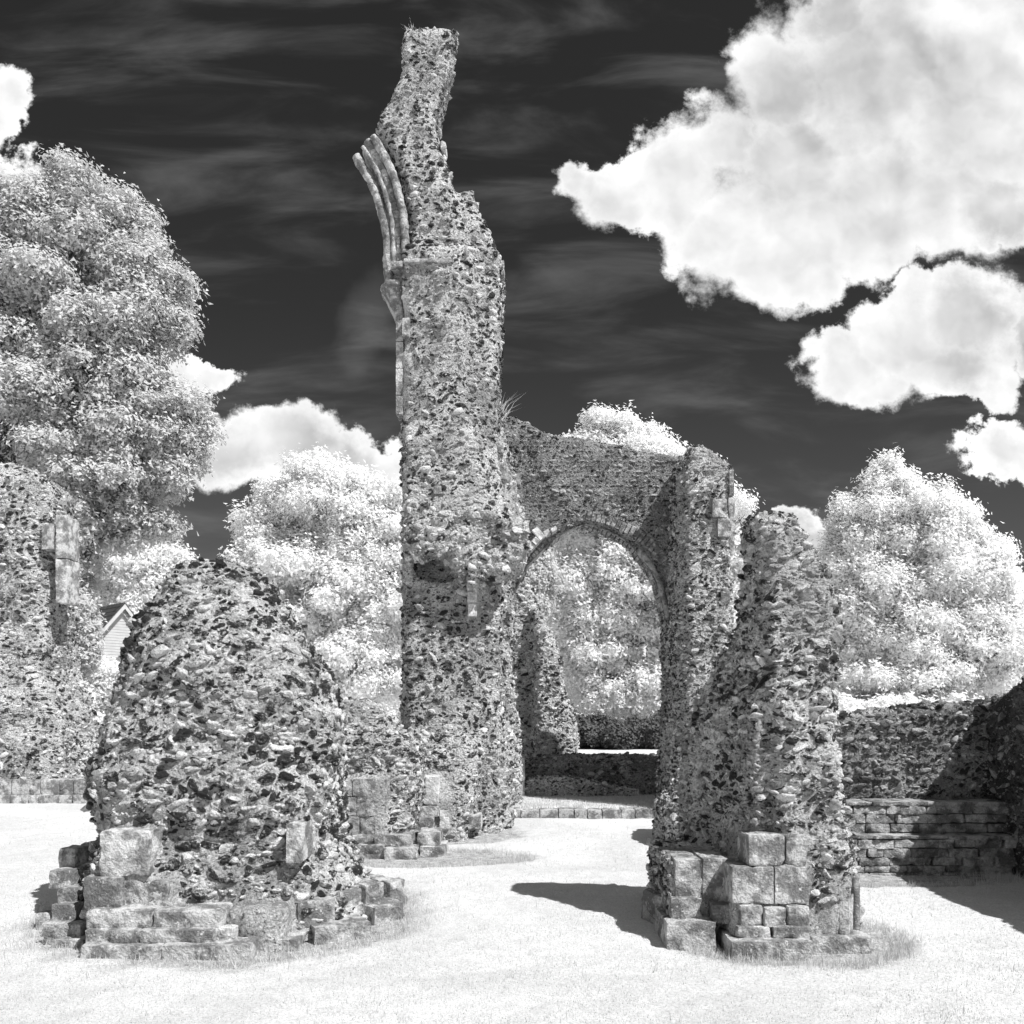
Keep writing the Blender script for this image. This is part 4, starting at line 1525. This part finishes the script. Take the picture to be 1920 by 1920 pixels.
tree('broadleaf_tree', 'white-leaved tree rising over the arch wall and filling the arch opening', 'tree', 1180, 42,
     [(1150, 835, 78, 62), (1108, 862, 58, 46), (1228, 868, 44, 40), (1205, 860, 46, 44), (1092, 855, 42, 38), (1130, 960, 150, 110), (1250, 960, 140, 110), (1120, 1090, 120, 100), (1250, 1100, 150, 110), (1090, 1200, 90, 80), (1200, 1210, 120, 90), (1330, 1100, 95, 130), (1160, 1290, 100, 62), (1230, 1310, 70, 50)],
     M_LEAF, 4200, 38, .24, .8, 203, branches=40, droop=.3)
tree('broadleaf_tree', 'broad white-leaved tree with a pointed top behind the stepped wall', 'tree', 1725, 30,
     [(1660, 892, 26, 34), (1668, 925, 48, 48), (1650, 975, 82, 58), (1725, 985, 92, 70), (1600, 1060, 55, 80), (1700, 1080, 135, 95), (1800, 1070, 92, 85), (1660, 1190, 130, 95), (1800, 1190, 118, 105), (1600, 1200, 62, 95), (1700, 1280, 150, 52), (1860, 1230, 66, 80), (1860, 1120, 48, 60), (1760, 1010, 80, 60), (1590, 990, 34, 34)],
     M_LEAF, 4200, 40, .17, .62, 204, branches=40, sprout=.6)
tree('broadleaf_tree', 'pale distant tree behind the gabled house', 'tree', 270, 62,
     [(270, 1075, 70, 55), (320, 1060, 45, 32), (235, 1070, 40, 50), (280, 1140, 80, 60), (210, 1120, 30, 50), (350, 1130, 50, 60)],
     M_LEAF, 1100, 34, .34, 1.2, 205, branches=16)
tree('broadleaf_tree', 'dark-leaved tree glimpsed in the upper left of the arch opening', 'tree', 1000, 30,
     [(1000, 1060, 38, 45), (985, 1120, 45, 60), (1010, 1100, 30, 42)], M_LEAF_G, 500, 36, .16, .55, 206, branches=10)
# shrubs right of the far left ruin
tree('garden_shrub', 'grey leafy shrub against the right side of the far left ruin', 'shrub', 150, 19,
     [(138, 1180, 40, 50), (146, 1215, 28, 44), (135, 1230, 36, 40)], M_LEAF_G, 600, 34, .11, .32, 207, trunk_r=.07, branches=8)
tree('garden_shrub', 'bright white shrub below the house, between the far left ruin and the rounded stump', 'shrub', 185, 21,
     [(180, 1310, 45, 45), (210, 1290, 50, 50), (190, 1350, 60, 40)], M_LEAF, 600, 34, .12, .34, 208, trunk_r=.07, branches=8)
tree('garden_shrub', 'dark-leaved shrub between the grey shrub and the white shrub', 'shrub', 135, 24,
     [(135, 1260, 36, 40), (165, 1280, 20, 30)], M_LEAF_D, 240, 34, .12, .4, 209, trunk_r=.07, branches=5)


def hedge(px0, px1, py0, Y, dep, seed, label, mat):
    r = np.random.default_rng(seed)
    lob = []
    k = max(2, int((px1 - px0) / 30))
    for i in range(k):
        px = px0 + (px1 - px0) * (i + .5) / k
        h = PZ(py0, Y) * r.uniform(.85, 1.1)
        lob.append(((PX(px, Y), Y + r.uniform(0, dep), h * .5), ((px1 - px0) / k / F * Y * .9, dep, h * .52)))
    V, T, tn, _ = leaves(lob, 160 * k, 34, .2, .55, seed, 0, .6)
    s = Soup()
    s.add(V, T, 0, False, tn)
    return tag(s.build('hedge', [mat], None, (PX((px0 + px1) / 2, Y), Y, 0)), label, 'hedge')


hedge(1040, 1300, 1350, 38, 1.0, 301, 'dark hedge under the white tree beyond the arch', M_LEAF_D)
hedge(-300, 240, 1345, 40, 1.0, 302, 'pale hedge along the far lawn behind the far left ruin', M_LEAF)
hedge(1500, 2000, 1320, 27, 1.0, 303, 'pale hedge behind the stepped wall under the pointed tree', M_LEAF)
hedge(240, 960, 1310, 46, 1.2, 304, 'pale hedge on the far lawn behind the rounded stump', M_LEAF)


def tuft(x, y, z, n, h, label, seed, lean=(0.0, 0.0), wd=.004):
    r = np.random.default_rng(seed)
    s = Soup()
    for i in range(n):
        p = np.array([x + r.normal(0, h * .10), y + r.normal(0, h * .10), z - .05])
        d = np.array([r.normal(lean[0], .32), r.normal(lean[1], .32), 1.0]) * h * r.uniform(.4, 1.1)
        mid_ = p + d * .55 + np.array([0, 0, .04 * h])
        tip = p + d * np.array([1.3, 1.3, .92])
        wv = np.array([wd, wd * .3, 0])
        s.add([p - wv, p + wv, mid_ + wv * .7, mid_ - wv * .7, tip], [(0, 1, 2), (0, 2, 3), (3, 2, 4)], 0, False, r.random())
    return tag(s.build('grass_tuft', [M_GRASSB], None, (x, y, z)), label, 'grass tuft')


tuft(PX(775, 12), 12.0, PZ(64, 12), 14, .26, 'dry grass tuft on the very top of the leaning tower', 1, (-.2, 0))
tuft(PX(935, 12.9), 12.9, PZ(785, 12.9), 26, .42, 'arching grass tuft where the tower meets the arch wall', 2, (.35, 0), .006)
tuft(PX(640, 9.6), 9.6, .05, 26, .35, 'grass tuft at the foot of the low rubble wall beside the stump', 3)
tuft(PX(330, 6.8), 6.75, PZ(1090, 6.8), 10, .16, 'small grass tuft on the shoulder of the rounded stump', 4)
tuft(PX(1240, 6.6), 6.4, .0, 22, .22, 'grass tuft at the left foot of the tapering pier', 5)
tuft(PX(1376, 13.4), 13.4, PZ(960, 13.4), 12, .42, 'thin twigs sprouting from the right edge of the buttress', 6, (.2, 0), .008)
tuft(PX(55, 5.9), 5.95, .0, 5, .22, 'single thin grass stalk in the shadow left of the stump', 7)

# ------------------------------------------------------------------ the house (its ridge runs back to the left)
YH = 52
hx = PX(229, YH)
house = thing('gabled_house', (hx, YH, 0), 'small weatherboarded house with a steep dark roof, seen left of the rounded stump', 'house')
M_BOARD = mat_plain('white_board', .55, .7, 3, .06, .1)
M_ROOF = mat_plain('dark_roof_tile', .05, .7, 3, .4, .5)
M_GLASS = mat_plain('window_glass', .06, .15, 1, .1, 0)
M_BRICK = mat_plain('chimney_brick', .16, .9, 9, .3, .5)
hw = 2.1
ze, zr = 5.6, PZ(1133, YH)
s = Soup()
V, T = prism([(hx - hw, 0), (hx + hw, 0), (hx + hw, ze), (hx, zr - .12), (hx - hw, ze)], YH, YH + 9)
s.add(V, T, 0, False, .5)
for k in range(44):      # weatherboards
    z = .2 + k * .17
    half = hw - .02 if z < ze else hw * (zr - .14 - z) / (zr - ze)
    if half > .1:
        V, T = box(hx - half, hx + half, YH - .03, YH + .002, z, z + .14)
        s.add(V, T, 0, False, .5)
s.build('wall', [M_BOARD], house)
s = Soup()
for sg in (-1, 1):
    e = np.array([hx + sg * (hw + .3), 0, ze - .32])
    rdg = np.array([hx, 0, zr])
    up = np.array([0, 0, .14])
    for k in range(10):
        a = rdg + (e - rdg) * (k / 10)
        b = rdg + (e - rdg) * ((k + 1.08) / 10)
        V = np.array([[a[0], YH - .35, a[2]], [b[0], YH - .35, b[2] + .05], [b[0], YH + 9.3, b[2] + .05], [a[0], YH + 9.3, a[2]],
                      [a[0], YH - .35, a[2] + .1], [b[0], YH - .35, b[2] + .16], [b[0], YH + 9.3, b[2] + .16], [a[0], YH + 9.3, a[2] + .1]])
        Qf = np.array([(0, 1, 2, 3), (4, 7, 6, 5), (0, 4, 5, 1), (2, 6, 7, 3), (0, 3, 7, 4), (1, 5, 6, 2)])
        s.add(V, quads_to_tris(Qf), 0, False, .5)
roof = s.build('roof', [M_ROOF], house)
s = Soup()
for sg in (-1, 1):
    V, T = prism([(hx, zr - .02), (hx, zr - .30), (hx + sg * (hw + .3), ze - .62), (hx + sg * (hw + .3), ze - .34)], YH - .42, YH - .36)
    s.add(V, T, 0, False, .5)
s.build('bargeboard', [M_BOARD], house)
s = Soup()
for (x0, x1, z0, z1) in [(-1.05, -.05, 3.2, 4.5), (.1, 1.1, 3.2, 4.5)]:
    s.add(*box(hx + x0 + .3, hx + x1 + .3, YH - .06, YH - .035, z0, z1), 0, False, .5)
s.build('window', [M_GLASS], house)
s = Soup()
for (x0, x1) in [(-1.05, -.05), (.1, 1.1)]:
    for xa in (x0, (x0 + x1) / 2 - .03, x1 - .06):
        s.add(*box(hx + xa + .3, hx + xa + .36, YH - .12, YH - .062, 3.2, 4.5), 0, False, .5)
    for z in (3.1, 4.42):
        s.add(*box(hx + x0 + .24, hx + x1 + .36, YH - .13, YH - .064, z, z + .1), 0, False, .5)
s.build('window_frame', [M_BOARD], house)
s = Soup()
s.add(*box(hx - .35, hx + .35, YH + 3, YH + 3.7, zr - .5, zr + .75), 0, False, .5)
s.add(*box(hx - .41, hx + .41, YH + 2.95, YH + 3.75, zr + .75, zr + .88), 0, False, .5)
ch = s.build('chimney', [M_BRICK], house)
V, T = tube([(hx, YH + 3.35, zr + .86), (hx, YH + 3.35, zr + 1.35)], [.13, .11, .16], 10)
s = Soup()
s.add(V, T, 0, True, .5)
s.build('chimney_pot', [M_BRICK], house)
V, T = tube([(hx - .5, YH + 3.3, zr - .3), (hx - .5, YH + 3.3, zr + 4.0)], .04, 6)
s = Soup()
s.add(V, T, 0, True, .5)
for k in range(3):
    s.add(*box(hx - .9, hx - .1, YH + 3.28, YH + 3.32, zr + 3.0 + k * .35, zr + 3.04 + k * .35), 0, False, .5)
s.build('aerial', [M_BRICK], house)

house.rotation_euler.z = math.radians(48)
